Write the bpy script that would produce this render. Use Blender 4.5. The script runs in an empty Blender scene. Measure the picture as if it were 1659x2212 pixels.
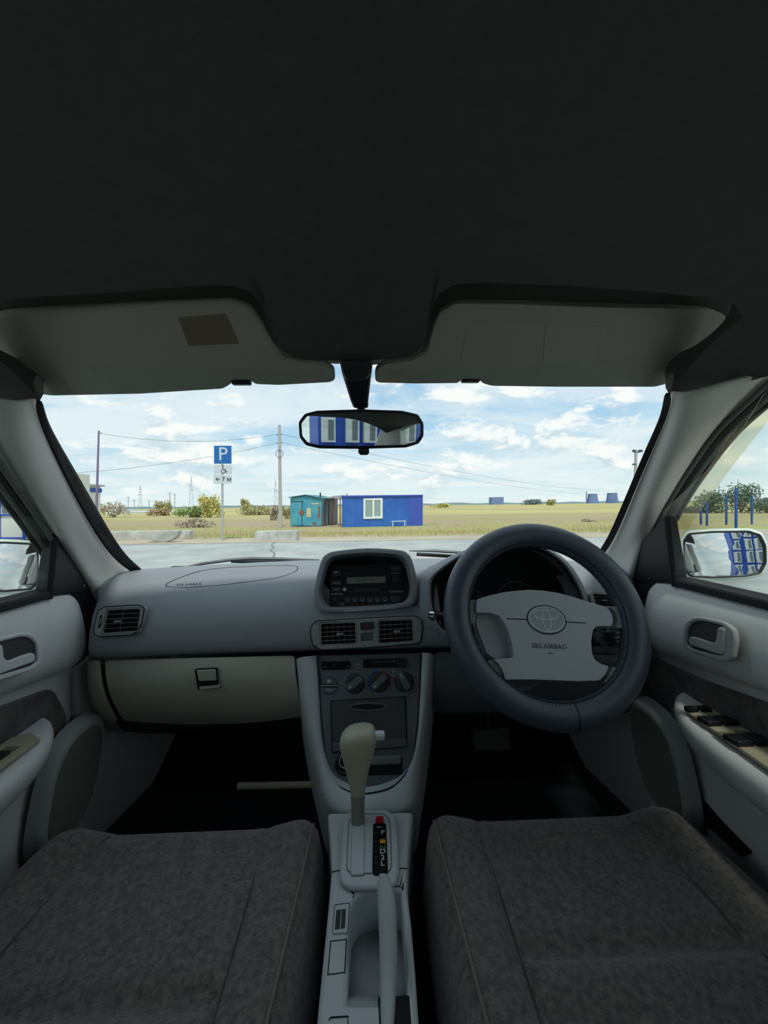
import bpy, bmesh, math, random
from mathutils import Vector, Matrix
random.seed(7)
R = math.radians
SC = bpy.context.scene
COL = SC.collection
# ---------------------------------------------------------------- camera
F, W, H = 850.0, 1659, 2212
EYE = 1.06                                   # phone height above the asphalt
CAM = Vector((0, 0, EYE))
_yaw, _pit, _rol = R(2.05), math.atan(14 / F), R(0.7)
_f = Vector((math.sin(_yaw) * math.cos(_pit), math.cos(_yaw) * math.cos(_pit), -math.sin(_pit)))
_r0 = Vector((math.cos(_yaw), -math.sin(_yaw), 0))
_u0 = _r0.cross(_f)
_r = _r0 * math.cos(_rol) - _u0 * math.sin(_rol)
_u = _u0 * math.cos(_rol) + _r0 * math.sin(_rol)
cd = bpy.data.cameras.new('camera'); cam = bpy.data.objects.new('camera', cd); COL.objects.link(cam)
cd.sensor_fit = 'VERTICAL'; cd.sensor_height = 24.0; cd.lens = 24.0 * F / H
cd.clip_start = 0.01; cd.clip_end = 6000
cam.matrix_world = Matrix(((_r.x, _u.x, -_f.x, CAM.x), (_r.y, _u.y, -_f.y, CAM.y), (_r.z, _u.z, -_f.z, CAM.z), (0, 0, 0, 1)))
SC.camera = cam
# ---------------------------------------------------------------- view, sky, sun
vs = SC.view_settings
vs.view_transform = 'Standard'; vs.look = 'None'; vs.gamma = 1.0; vs.use_curve_mapping = False
vs.exposure = 0.28
SKY_STRENGTH = 0.86
SUN_STRENGTH = 1.9

def nd(nt, typ, **kw):
    n = nt.nodes.new(typ)
    for k, v in kw.items():
        if k.startswith('i_'):
            n.inputs[int(k[2:])].default_value = v
        else:
            setattr(n, k, v)
    return n
def math_n(nt, op, a, b=None, c=None, clamp=False):
    n = nt.nodes.new('ShaderNodeMath'); n.operation = op; n.use_clamp = clamp
    for i, v in enumerate((a, b, c)):
        if v is None: continue
        if isinstance(v, (int, float)): n.inputs[i].default_value = v
        else: nt.links.new(v, n.inputs[i])
    return n.outputs[0]
def smooth_n(nt, v, lo, hi):
    n = nt.nodes.new('ShaderNodeMapRange'); n.interpolation_type = 'SMOOTHSTEP'
    nt.links.new(v, n.inputs[0]); n.inputs[1].default_value = lo; n.inputs[2].default_value = hi
    return n.outputs[0]
def mixc(nt, f, a, b):
    n = nt.nodes.new('ShaderNodeMix'); n.data_type = 'RGBA'
    if isinstance(f, (int, float)): n.inputs[0].default_value = f
    else: nt.links.new(f, n.inputs[0])
    for s, v in ((6, a), (7, b)):
        if isinstance(v, (tuple, list)): n.inputs[s].default_value = (*v[:3], 1)
        else: nt.links.new(v, n.inputs[s])
    return n.outputs[2]
def lin(c): return c / 12.92 if c <= 0.04045 else ((c + 0.055) / 1.055) ** 2.4
def s(r, g, b): return (lin(r / 255), lin(g / 255), lin(b / 255))

wd = bpy.data.worlds.new('sky'); SC.world = wd; wd.use_nodes = True
nt = wd.node_tree; nt.nodes.clear()
tc = nd(nt, 'ShaderNodeTexCoord')
nrm = nd(nt, 'ShaderNodeVectorMath', operation='NORMALIZE'); nt.links.new(tc.outputs['Generated'], nrm.inputs[0])
sep = nd(nt, 'ShaderNodeSeparateXYZ'); nt.links.new(nrm.outputs[0], sep.inputs[0])
el = math_n(nt, 'MAXIMUM', sep.outputs[2], 0.0)
grad = nd(nt, 'ShaderNodeValToRGB'); nt.links.new(el, grad.inputs[0])
cr = grad.color_ramp
cr.elements[0].position = 0.0; cr.elements[0].color = (*s(226, 240, 242), 1)
cr.elements[1].position = 1.0; cr.elements[1].color = (*s(128, 172, 214), 1)
for p, c in ((0.08, s(200, 228, 240)), (0.20, s(164, 208, 238)), (0.40, s(138, 186, 226))):
    e = cr.elements.new(p); e.color = (*c, 1)
def noise(vec, scale, detail, rough, dist=0.0, off=(0, 0, 0), sc=(1, 1, 1)):
    mp = nd(nt, 'ShaderNodeMapping'); mp.inputs[1].default_value = off; mp.inputs[3].default_value = sc
    nt.links.new(vec, mp.inputs[0])
    n = nd(nt, 'ShaderNodeTexNoise'); n.inputs['Scale'].default_value = scale; n.inputs['Detail'].default_value = detail
    n.inputs['Roughness'].default_value = rough; n.inputs['Distortion'].default_value = dist
    nt.links.new(mp.outputs[0], n.inputs['Vector'])
    return n.outputs[0]
# high thin veil, projected on a flat layer
zz = math_n(nt, 'ADD', el, 0.10)
cmb = nd(nt, 'ShaderNodeCombineXYZ')
nt.links.new(math_n(nt, 'DIVIDE', sep.outputs[0], zz), cmb.inputs[0]); nt.links.new(math_n(nt, 'DIVIDE', sep.outputs[1], zz), cmb.inputs[1])
veil = smooth_n(nt, noise(cmb.outputs[0], 0.55, 9, 0.62, 0.8, (4.3, 1.2, 0), (1, 1.5, 1)), 0.30, 0.62)
c1 = mixc(nt, math_n(nt, 'MULTIPLY', veil, 0.74), grad.outputs[0], s(246, 250, 250))
# cumulus, rows of puffs over the horizon
OFF = (3.15, 0.4, 1.7); SCL = (1, 1, 2.3)
n1 = noise(nrm.outputs[0], 6.5, 10, 0.60, 0.3, OFF, SCL)
n2 = noise(nrm.outputs[0], 6.5, 10, 0.60, 0.3, (OFF[0] + 0.012, OFF[1], OFF[2] + 0.050), SCL)
big = noise(nrm.outputs[0], 2.2, 2, 0.5, 0.0, (9.1, 2.0, 5.0), (1, 1, 2))
thr = math_n(nt, 'ADD', n1, math_n(nt, 'MULTIPLY', math_n(nt, 'SUBTRACT', big, 0.5), 0.35))
cum = smooth_n(nt, thr, 0.50, 0.60)
shade = smooth_n(nt, math_n(nt, 'SUBTRACT', n1, n2), -0.07, 0.06)
ccol = mixc(nt, shade, s(204, 222, 232), s(255, 255, 252))
c2 = mixc(nt, math_n(nt, 'MULTIPLY', cum, 0.92), c1, ccol)
haze = smooth_n(nt, el, 0.075, 0.0)
c3 = mixc(nt, math_n(nt, 'MULTIPLY', haze, 0.55), c2, s(222, 238, 240))
bg = nd(nt, 'ShaderNodeBackground'); nt.links.new(c3, bg.inputs[0]); bg.inputs[1].default_value = SKY_STRENGTH
out = nd(nt, 'ShaderNodeOutputWorld'); nt.links.new(bg.outputs[0], out.inputs[0])

sl = bpy.data.lights.new('sun', 'SUN'); sl.energy = SUN_STRENGTH; sl.angle = R(6); sl.color = (1, 0.96, 0.88)
so = bpy.data.objects.new('sun', sl); COL.objects.link(so)
so.rotation_euler = Vector((-0.10, 0.55, -1.0)).to_track_quat('-Z', 'Y').to_euler()   # high, from behind right

# ---------------------------------------------------------------- pixel helpers
def ray(px, py):
    v = _f * F + _r * (px - W / 2) + _u * (H / 2 - py)
    return v / v.y
def T(px, py, d): return CAM + ray(px, py) * d
def V(x, y, z): return Vector((x, y, z + EYE))          # z given from eye level
def terrain(y):
    if y < 12.6: return 0.0
    t = min(1.0, (y - 12.6) / 11.0); t = t * t * (3 - 2 * t)
    return -0.42 * t
def G(px, py):                                          # where a pixel's ray meets the ground
    lo, hi = 3.0, 900.0
    for _ in range(60):
        m = (lo + hi) / 2
        if T(px, py, m).z > terrain(m): lo = m
        else: hi = m
    return T(px, py, lo)
class PL:
    def __init__(self, p, n): self.p = Vector(p); self.n = Vector(n).normalized()
    def hit(self, px, py, off=0.0):
        v = ray(px, py); p = self.p + self.n * off
        return CAM + v * ((p - CAM).dot(self.n) / v.dot(self.n))
def plane3(a, b, c):
    n = (b - a).cross(c - a).normalized()
    if n.dot(CAM - a) < 0: n = -n
    return PL(a, n)
def rp(poly, r, n=5):
    """round the corners of a pixel polygon"""
    out = []; N = len(poly)
    for i in range(N):
        p0, p1, p2 = (Vector(poly[(i + k - 1) % N][:2]) for k in range(3))
        rr = r[i] if isinstance(r, (list, tuple)) else r
        a, b = p0 - p1, p2 - p1
        la, lb = a.length, b.length
        k = min(rr, la * 0.49, lb * 0.49)
        if k < 1e-6: out.append(tuple(p1)); continue
        A, B = p1 + a / la * k, p1 + b / lb * k
        for j in range(n + 1):
            t = j / n
            q = A * (1 - t) ** 2 + p1 * 2 * t * (1 - t) + B * t * t
            out.append((q.x, q.y))
    return out
def circ(cx, cy, rx, ry=None, n=24, a0=0, a1=360):
    ry = rx if ry is None else ry
    m = n if a1 - a0 >= 360 else n + 1
    return [(cx + rx * math.cos(R(a0 + (a1 - a0) * i / n)), cy + ry * math.sin(R(a0 + (a1 - a0) * i / n))) for i in range(m)]
def rect(x0, y0, x1, y1): return [(x0, y0), (x1, y0), (x1, y1), (x0, y1)]
def spline(pts, n=6, closed=False):
    """Catmull-Rom through tuples"""
    P = [Vector(p) for p in pts]; N = len(P); out = []
    segs = N if closed else N - 1
    for i in range(segs):
        if closed: a, b, c, d = P[(i - 1) % N], P[i], P[(i + 1) % N], P[(i + 2) % N]
        else: a, b, c, d = P[max(i - 1, 0)], P[i], P[i + 1], P[min(i + 2, N - 1)]
        for j in range(n):
            t = j / n
            out.append(0.5 * ((2 * b) + (c - a) * t + (2 * a - 5 * b + 4 * c - d) * t * t + (3 * b - a - 3 * c + d) * t ** 3))
    if not closed: out.append(P[-1])
    return out

# ---------------------------------------------------------------- mesh helpers
ORG = {}
def porg(o): return ORG.get(o.name, Vector((0, 0, 0))) if o else Vector((0, 0, 0))
def tag(o, label=None, cat=None, group=None, kind=None):
    if label: o['label'] = label
    if cat: o['category'] = cat
    if group: o['group'] = group
    if kind: o['kind'] = kind
    return o
def O(name, bm, mat, parent=None, sharp=35, bevel=0, bseg=2, sub=0, solid=0, soff=-1, label=None, cat=None, group=None, kind=None, flat=False, norm=True):
    """link a bmesh built in world coordinates as one object with its origin at its middle"""
    if norm: bmesh.ops.recalc_face_normals(bm, faces=bm.faces[:])
    co = [v.co for v in bm.verts]
    mn = Vector((min(c.x for c in co), min(c.y for c in co), min(c.z for c in co)))
    mx = Vector((max(c.x for c in co), max(c.y for c in co), max(c.z for c in co)))
    c = (mn + mx) / 2
    for v in bm.verts: v.co -= c
    me = bpy.data.meshes.new(name); bm.to_mesh(me); bm.free()
    if mat: me.materials.append(mat)
    if not flat:
        me.polygons.foreach_set('use_smooth', [True] * len(me.polygons))
        if sharp and not sub: me.set_sharp_from_angle(angle=R(sharp))
    o = bpy.data.objects.new(name, me); COL.objects.link(o)
    ORG[o.name] = c
    if parent: o.parent = parent
    o.location = c - porg(parent)
    if sub:
        m = o.modifiers.new('sub', 'SUBSURF'); m.levels = sub; m.render_levels = sub
    if solid:
        m = o.modifiers.new('solid', 'SOLIDIFY'); m.thickness = solid; m.offset = soff
    if bevel:
        m = o.modifiers.new('bevel', 'BEVEL'); m.width = bevel; m.segments = bseg; m.limit_method = 'ANGLE'; m.angle_limit = R(40)
    return tag(o, label, cat, group, kind)
def thing(name, label, cat, loc, group=None, kind=None):
    o = bpy.data.objects.new(name, None); COL.objects.link(o)
    o.location = Vector(loc); ORG[o.name] = Vector(loc); o.empty_display_size = 0.05
    return tag(o, label, cat, group, kind)
def struct(o): o['kind'] = 'structure'; return o
def NB(): return bmesh.new()
def box(bm, c, size, rot=None):
    c = Vector(c); hx, hy, hz = (k / 2 for k in size); vs_ = []
    for x in (-hx, hx):
        for y in (-hy, hy):
            for z in (-hz, hz):
                p = Vector((x, y, z))
                if rot is not None: p = rot @ p
                vs_.append(bm.verts.new(c + p))
    for q in ((0, 1, 3, 2), (4, 6, 7, 5), (0, 4, 5, 1), (2, 3, 7, 6), (0, 2, 6, 4), (1, 5, 7, 3)):
        bm.faces.new([vs_[i] for i in q])
    return bm
def loft(bm, rows, closed=False, cap=False, ring=False):
    G_ = [[bm.verts.new(p) for p in r] for r in rows]
    n = len(G_[0])
    for i in range(len(G_) if ring else len(G_) - 1):
        a, b = G_[i], G_[(i + 1) % len(G_)]
        for j in range(n if closed else n - 1):
            k = (j + 1) % n
            try: bm.faces.new((a[j], a[k], b[k], b[j]))
            except ValueError: pass
    if cap:
        bm.faces.new(G_[0][::-1]); bm.faces.new(G_[-1])
    return G_
def tube(bm, pts, r, seg=10, closed=False, cap=True, flat=1.0):
    pts = [Vector(p) for p in pts]; N = len(pts); rows = []
    up = None
    for i, p in enumerate(pts):
        if closed: t = pts[(i + 1) % N] - pts[(i - 1) % N]
        else: t = pts[min(i + 1, N - 1)] - pts[max(i - 1, 0)]
        t.normalize()
        if up is None:
            up = Vector((0, 0, 1)) if abs(t.z) < 0.9 else Vector((0, 1, 0))
        up = (up - t * up.dot(t)).normalized()
        sd = t.cross(up)
        rr = r[i] if isinstance(r, (list, tuple)) else r
        rows.append([p + (sd * math.cos(2 * math.pi * k / seg) + up * math.sin(2 * math.pi * k / seg) * flat) * rr for k in range(seg)])
    loft(bm, rows, closed=True, cap=cap and not closed, ring=closed)
    return bm
def lathe(bm, o, ax, prof, seg=24, cap=True):
    """prof: (radius, height along ax)"""
    o = Vector(o); ax = Vector(ax).normalized()
    e = Vector((0, 0, 1)) if abs(ax.z) < 0.9 else Vector((1, 0, 0))
    e1 = ax.cross(e).normalized(); e2 = ax.cross(e1)
    rows = [[o + ax * h + (e1 * math.cos(2 * math.pi * k / seg) + e2 * math.sin(2 * math.pi * k / seg)) * max(r_, 1e-5) for k in range(seg)] for r_, h in prof]
    loft(bm, rows, closed=True, cap=cap)
    return bm
def prism(bm, front, back):
    loft(bm, [front, back], closed=True, cap=True); return bm
def slab(name, pl, poly, front, back, mat, parent=None, bevel=0, bseg=2, sx=1, **kw):
    """pixel outline on a plane, given a thickness"""
    def m(p): return Vector((p.x * sx, p.y, p.z))
    bm = NB(); prism(bm, [m(pl.hit(x, y, front)) for x, y in poly], [m(pl.hit(x, y, front) + pl.n * (back - front)) for x, y in poly])
    return O(name, bm, mat, parent, bevel=bevel, bseg=bseg, **kw)
def slab3(name, pts, vec, mat, parent=None, bevel=0, bseg=2, **kw):
    bm = NB(); prism(bm, [Vector(p) for p in pts], [Vector(p) + Vector(vec) for p in pts])
    return O(name, bm, mat, parent, bevel=bevel, bseg=bseg, **kw)
def plate(name, loops, vec, mat, parent=None, bevel=0, bseg=2, **kw):
    """3-D outline with holes (loops[0] outer), extruded by vec"""
    bm = NB(); L = [[bm.verts.new(p) for p in lp] for lp in loops]; ed = []
    for lp in L:
        for i in range(len(lp)): ed.append(bm.edges.new((lp[i], lp[(i + 1) % len(lp)])))
    res = bmesh.ops.triangle_fill(bm, edges=ed, use_beauty=True, use_dissolve=False)
    faces = [f for f in res['geom'] if isinstance(f, bmesh.types.BMFace)]
    mp = {}
    for lp in L:
        for v in lp: mp[v] = bm.verts.new(v.co + Vector(vec))
    for f in faces: bm.faces.new([mp[v] for v in reversed(f.verts)])
    for lp in L:
        for i in range(len(lp)):
            a, b = lp[i], lp[(i + 1) % len(lp)]
            bm.faces.new((a, b, mp[b], mp[a]))
    return O(name, bm, mat, parent, bevel=bevel, bseg=bseg, **kw)
def pxsurf(name, grid, mat, parent=None, sub=2, solid=0, sx=1, **kw):
    bm = NB()
    rows = [[T(*g) for g in r] for r in grid]
    if sx < 0: rows = [[Vector((-p.x, p.y, p.z)) for p in r] for r in rows]
    loft(bm, rows); bm.normal_update()
    if sum((CAM - f.calc_center_median()).dot(f.normal) for f in bm.faces) < 0: bmesh.ops.reverse_faces(bm, faces=bm.faces[:])
    return O(name, bm, mat, parent, sub=sub, solid=solid, norm=False, **kw)
def text(name, body, o, ux, uy, size, mat, parent, depth=0.0004, align='CENTER', sx=1.0):
    cu = bpy.data.curves.new('t', 'FONT'); cu.body = body; cu.size = 1; cu.align_x = align; cu.align_y = 'CENTER'; cu.extrude = 0.02; cu.resolution_u = 3
    to = bpy.data.objects.new('t', cu); COL.objects.link(to)
    bpy.context.view_layer.update()
    me = bpy.data.meshes.new_from_object(to.evaluated_get(bpy.context.evaluated_depsgraph_get()))
    bm = NB(); bm.from_mesh(me)
    bpy.data.objects.remove(to); bpy.data.curves.remove(cu); bpy.data.meshes.remove(me)
    o = Vector(o); ux = Vector(ux).normalized(); uy = Vector(uy).normalized(); n = ux.cross(uy)
    for v in bm.verts:
        p = v.co.copy(); v.co = o + ux * p.x * size * sx + uy * p.y * size + n * (p.z / 0.02 * depth)
    return O(name, bm, mat, parent, flat=True)

# ---------------------------------------------------------------- materials
MATS = {}
def mat(name, col, rough=0.6, bump=0, bscale=400, var=0.0, vscale=8, col2=None, metal=0, spec=0.4, detail=6, sheen=0, stretch=None, emit=0, coat=0, lo=0.35, hi=0.65):
    if name in MATS: return MATS[name]
    m = bpy.data.materials.new(name); m.use_nodes = True; t = m.node_tree
    b = t.nodes['Principled BSDF']
    b.inputs['Base Color'].default_value = (*col, 1); b.inputs['Roughness'].default_value = rough
    b.inputs['Metallic'].default_value = metal; b.inputs['Specular IOR Level'].default_value = spec
    if sheen: b.inputs['Sheen Weight'].default_value = sheen; b.inputs['Sheen Roughness'].default_value = 0.5
    if coat: b.inputs['Coat Weight'].default_value = coat; b.inputs['Coat Roughness'].default_value = 0.15
    if emit: b.inputs['Emission Color'].default_value = (*col, 1); b.inputs['Emission Strength'].default_value = emit
    tcn = t.nodes.new('ShaderNodeTexCoord'); vec = tcn.outputs['Object']
    if stretch:
        mp = t.nodes.new('ShaderNodeMapping'); mp.inputs[3].default_value = stretch; t.links.new(vec, mp.inputs[0]); vec = mp.outputs[0]
    if col2 is not None or var:
        c2 = col2 if col2 is not None else tuple(min(1, k * (1 - var)) for k in col)
        n = t.nodes.new('ShaderNodeTexNoise'); n.inputs['Scale'].default_value = vscale; n.inputs['Detail'].default_value = detail; n.inputs['Roughness'].default_value = 0.65
        t.links.new(vec, n.inputs['Vector'])
        f = smooth_n(t, n.outputs[0], lo, hi)
        t.links.new(mixc(t, f, col, c2), b.inputs['Base Color'])
    if bump:
        n = t.nodes.new('ShaderNodeTexNoise'); n.inputs['Scale'].default_value = bscale; n.inputs['Detail'].default_value = 3
        t.links.new(vec, n.inputs['Vector'])
        bp = t.nodes.new('ShaderNodeBump'); bp.inputs['Strength'].default_value = bump; bp.inputs['Distance'].default_value = 0.002
        t.links.new(n.outputs[0], bp.inputs['Height']); t.links.new(bp.outputs[0], b.inputs['Normal'])
    MATS[name] = m
    return m
def glass_mat(name, tint=(1, 1, 1), refl=1.0, dirt=None, dirt_amt=0.0, dscale=6):
    m = bpy.data.materials.new(name); m.use_nodes = True; t = m.node_tree; t.nodes.clear()
    tr = t.nodes.new('ShaderNodeBsdfTransparent'); tr.inputs[0].default_value = (*tint, 1)
    gl = t.nodes.new('ShaderNodeBsdfGlossy'); gl.inputs['Roughness'].default_value = 0.02
    ge = t.nodes.new('ShaderNodeNewGeometry'); dt = t.nodes.new('ShaderNodeVectorMath'); dt.operation = 'DOT_PRODUCT'
    t.links.new(ge.outputs['Normal'], dt.inputs[0]); t.links.new(ge.outputs['Incoming'], dt.inputs[1])
    gz = math_n(t, 'POWER', math_n(t, 'SUBTRACT', 1.0, math_n(t, 'ABSOLUTE', dt.outputs['Value'])), 5.0)
    fres = math_n(t, 'MULTIPLY_ADD', gz, .90, .06)
    mx = t.nodes.new('ShaderNodeMixShader')
    t.links.new(math_n(t, 'MULTIPLY', fres, refl), mx.inputs[0]); t.links.new(tr.outputs[0], mx.inputs[1]); t.links.new(gl.outputs[0], mx.inputs[2])
    last = mx.outputs[0]
    if dirt:
        df = t.nodes.new('ShaderNodeBsdfDiffuse'); df.inputs[0].default_value = (*dirt, 1)
        tl = t.nodes.new('ShaderNodeBsdfTranslucent'); tl.inputs[0].default_value = (*dirt, 1)
        ad = t.nodes.new('ShaderNodeMixShader'); ad.inputs[0].default_value = 0.6
        t.links.new(df.outputs[0], ad.inputs[1]); t.links.new(tl.outputs[0], ad.inputs[2])
        n = t.nodes.new('ShaderNodeTexNoise'); n.inputs['Scale'].default_value = dscale; n.inputs['Detail'].default_value = 4
        tcn = t.nodes.new('ShaderNodeTexCoord'); t.links.new(tcn.outputs['Object'], n.inputs['Vector'])
        f = math_n(t, 'MULTIPLY', smooth_n(t, n.outputs[0], 0.3, 0.65), dirt_amt)
        m2 = t.nodes.new('ShaderNodeMixShader'); t.links.new(math_n(t, 'ADD', f, dirt_amt * 0.6), m2.inputs[0])
        t.links.new(last, m2.inputs[1]); t.links.new(ad.outputs[0], m2.inputs[2]); last = m2.outputs[0]
    o = t.nodes.new('ShaderNodeOutputMaterial'); t.links.new(last, o.inputs[0])
    return m
M_dash = mat('dash_grey_plastic', s(136, 141, 145), 0.5, 0.25, 900)
M_dash2 = mat('dash_panel_plastic', s(138, 142, 140), 0.5, 0.15, 900)
M_low = mat('lower_trim_plastic', s(174, 174, 160), 0.55, 0.2, 900)
M_door = mat('door_trim_plastic', s(204, 204, 201), 0.55, 0.2, 900)
M_door2 = mat('door_lower_plastic', s(158, 161, 157), 0.6, 0.2, 900)
M_pillar = mat('pillar_trim_plastic', s(204, 202, 195), 0.6, 0.2, 900)
M_cons = mat('console_plastic', s(184, 191, 193), 0.5, 0.15, 900)
M_rec = mat('console_recess_plastic', s(150, 154, 156), 0.55, 0.15, 900)
M_stack = mat('stack_dark_plastic', s(92, 98, 104), 0.45, 0.15, 900)
M_drawer = mat('drawer_plastic', s(66, 68, 72), 0.5, 0.15, 900)
M_black = mat('black_plastic', s(28, 30, 33), 0.4, 0.1, 900)
M_gloss = mat('radio_black', s(15, 17, 20), 0.35, spec=.2)
M_cav = mat('vent_cavity', s(14, 15, 17), 0.8)
M_slat = mat('vent_slat_plastic', s(128, 132, 128), 0.5)
M_gap = mat('panel_gap', s(26, 28, 30), 0.8)
M_head = mat('headliner_fabric', s(86, 87, 83), 0.95, 0.5, 700, 0.10, 60, spec=0.1)
M_visor = mat('visor_vinyl', s(166, 162, 150), 0.85, 0.3, 700, spec=0.2)
M_label = mat('visor_label', s(120, 106, 88), 0.6)
M_seat = mat('seat_velour', s(122, 116, 110), 0.95, 0.9, 300, 0.0, 110, col2=s(80, 77, 74), spec=0.08, sheen=0.3, detail=4, lo=.25, hi=.75)
M_seam = mat('seat_piping', s(124, 117, 106), 0.9, 0.4, 300, spec=0.1)
M_fab = mat('door_fabric', s(104, 98, 94), 0.95, 0.6, 200, 0.0, 34, col2=s(78, 74, 74), spec=0.08, sheen=0.2)
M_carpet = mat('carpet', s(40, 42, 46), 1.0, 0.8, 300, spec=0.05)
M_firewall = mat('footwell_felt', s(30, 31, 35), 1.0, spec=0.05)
M_rim = mat('wheel_cover_leather', s(66, 74, 85), 0.34, 0.35, 500, spec=0.5)
M_stitch = mat('cover_stitching', s(30, 33, 38), 0.8)
M_pad = mat('wheel_pad_plastic', s(164, 168, 171), 0.45, 0.2, 900)
M_spoke = mat('wheel_spoke_plastic', s(128, 130, 128), 0.5)
M_emb = mat('emblem_grey', s(186, 190, 193), 0.35)
M_rubber = mat('rubber_seal', s(24, 24, 26), 0.7)
M_seal = mat('door_seal_grey', s(96, 102, 98), 0.8)
M_frit = mat('windshield_border', s(22, 20, 24), 0.5)
M_chrome = mat('chrome', s(205, 210, 215), 0.15, metal=1)
M_mirror = mat('mirror_glass', (0.92, 0.94, 0.95), 0.0, metal=1)
M_knob = mat('shift_knob_leatherette', s(170, 168, 146), 0.42, 0.15, 700)
M_lever = mat('lever_plastic', s(126, 126, 122), 0.5)
M_button = mat('grey_button', s(196, 202, 212), 0.25)
M_red = mat('red_plastic', s(176, 24, 34), 0.4)
M_blue_p = mat('blue_print', s(30, 96, 168), 0.5)
M_red_p = mat('red_print', s(160, 32, 48), 0.5)
M_white_p = mat('white_print', s(222, 226, 226), 0.5)
M_grey_p = mat('grey_print', s(176, 182, 184), 0.5)
M_orange_p = mat('orange_print', s(222, 150, 30), 0.5)
M_dark_p = mat('dark_print', s(84, 88, 92), 0.5)
M_lcd = mat('lcd_glass', s(112, 116, 104), 0.3)
M_body = mat('white_car_paint', s(226, 232, 222), 0.25, coat=0.6)
M_switch = mat('switch_plate', s(168, 160, 134), 0.5)
M_glass = glass_mat('window_glass', (0.94, 0.98, 0.96), 0.5)
M_wglass = glass_mat('windshield_glass', (0.95, 0.985, 0.975), 0.45)
M_defl = glass_mat('deflector_plastic', (0.97, 0.95, 0.84), 0.5, s(250, 240, 210), 0.10, 14)  # cream tint puts warm sun glare into the strip's colour
M_defl2 = glass_mat('deflector_plastic_dirty', (0.86, 0.86, 0.84), 0.5, s(190, 186, 180), 0.38, 22)

# ================================================================ CAR CABIN: ceiling, pillars, glass
def interp(tab, x):
    if x <= tab[0][0]: return tab[0][1]
    for (a, va), (b, vb) in zip(tab, tab[1:]):
        if x <= b:
            t = (x - a) / (b - a); return va + (vb - va) * t
    return tab[-1][1]
HZ = [(-1.35, .17), (-1.0, .25), (-.6, .30), (-.2, .318), (.2, .319), (.42, .309), (.50, .298), (.56, .282), (.64, .240), (.72, .195)]
HZS = [(p.x, p.y) for p in spline(HZ, 8)]
def head_z(x, y): return interp(HZS, y) - 0.105 * min(1.3, abs(x) / .6) ** 4
def HL(px, py):
    v = ray(px, py); lo, hi = .15, .9
    for _ in range(40):
        m = (lo + hi) / 2
        if v.z * m < head_z(v.x * m, m): lo = m
        else: hi = m
    return V(v.x * lo, lo, head_z(v.x * lo, lo))
front_px = [(-90, 846), (0, 864), (55, 874), (88, 862), (40, 846), (-30, 812), (-72, 755), (-78, 695), (-48, 660), (30, 645), (240, 632), (400, 620), (480, 616), (525, 624), (556, 648), (580, 700), (600, 745), (628, 768), (668, 777), (770, 779), (862, 773), (900, 760), (920, 726), (932, 672), (950, 636), (992, 614), (1100, 612), (1300, 622), (1540, 645), (1590, 662), (1602, 705), (1574, 762), (1512, 810), (1452, 834), (1448, 852), (1500, 846), (1580, 832), (1662, 812)]
fp = [HL(*p) for p in front_px]
fp = spline([tuple(p) for p in fp], 3)
bm = NB(); n = len(fp); rows = []
LEN = [0.0]
for i in range(1, n): LEN.append(LEN[-1] + abs(fp[i].x - fp[i - 1].x) + 0.01)
for k in range(41):
    v = k / 40; row = []
    for i in range(n):
        xb = -.62 + 1.24 * LEN[i] / LEN[-1]
        w = min(1, v / .62) ** 2 * (3 - 2 * min(1, v / .62))
        x = fp[i].x * w + xb * (1 - w); y = fp[i].y * v + (-1.03) * (1 - v)
        row.append(V(x, y, head_z(x, y)) if v < 1 else fp[i])
    rows.append(row)
rows.append([p + Vector((0, .006, .010)) for p in fp]); rows.append([p + Vector((0, .008, .05)) for p in fp])
loft(bm, rows)
struct(O('ceiling', bm, M_head, sharp=60, label='dark grey fabric headliner with a tongue down to the mirror'))
# roof skin above, header recess the visors fold into
bm = NB(); rows = []
for y in (-1.05, -.9, -.6, -.2, .2, .42, .52, .60, .70, .76):
    rows.append([V(x, y - (.12 if y > .5 else .05 if y > .4 else 0) * (x / .6) ** 2, interp(HZ, y) + (.075 if y > .4 else .06) - (.0 if y > .4 else .04) * (abs(x) / .6) ** 4) for x in (-.66, -.6, -.5, -.3, 0, .3, .5, .6, .66)])
loft(bm, rows)
struct(O('ceiling_roof_skin', bm, M_head, solid=.02, soff=1, label='recessed header above the folded sun visors'))

def LR(name, A, M, B, side):
    C = [tuple(a * .45 + b * .55 for a, b in zip(m, b_)) for m, b_ in zip(M, B)]
    bm = NB(); rows = []
    for a, m, c, b in zip(A, M, C, B):
        pa, pm, pc, pb = T(*a), T(*m), T(*c), T(*b)
        pc = pc + Vector((-side * .012, -.018, 0))
        rows.append([pa + Vector((side * .015, .03, .01)), pa, pm, pc, pb, pb + Vector((side * .045, .028, 0))])
    loft(bm, rows)
    o = O(name, bm, M_pillar, sub=2, solid=.006, label='grey plastic trim of the %s windscreen pillar' % ('left' if side < 0 else 'right'))
    return struct(o)
LA = [(72, 862, .63), (82, 912, .68), (128, 1010, .77), (180, 1110, .88), (225, 1185, .97), (262, 1222, 1.03), (300, 1244, 1.08)]
LM = [(46, 872, .60), (58, 928, .64), (100, 1025, .73), (148, 1122, .84), (188, 1195, .93), (222, 1240, .99), (262, 1272, 1.03)]
LB = [(-75, 862, .575), (-20, 950, .62), (40, 1040, .70), (90, 1115, .79), (135, 1185, .87), (172, 1242, .93), (214, 1300, .97)]
RA = [(1453, 846, .63), (1446, 888, .68), (1415, 955, .77), (1378, 1040, .88), (1345, 1122, .97), (1325, 1165, 1.03), (1304, 1200, 1.08)]
RM = [(1482, 856, .60), (1470, 905, .64), (1438, 985, .73), (1400, 1072, .84), (1368, 1152, .93), (1350, 1195, .99), (1335, 1228, 1.03)]
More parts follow.
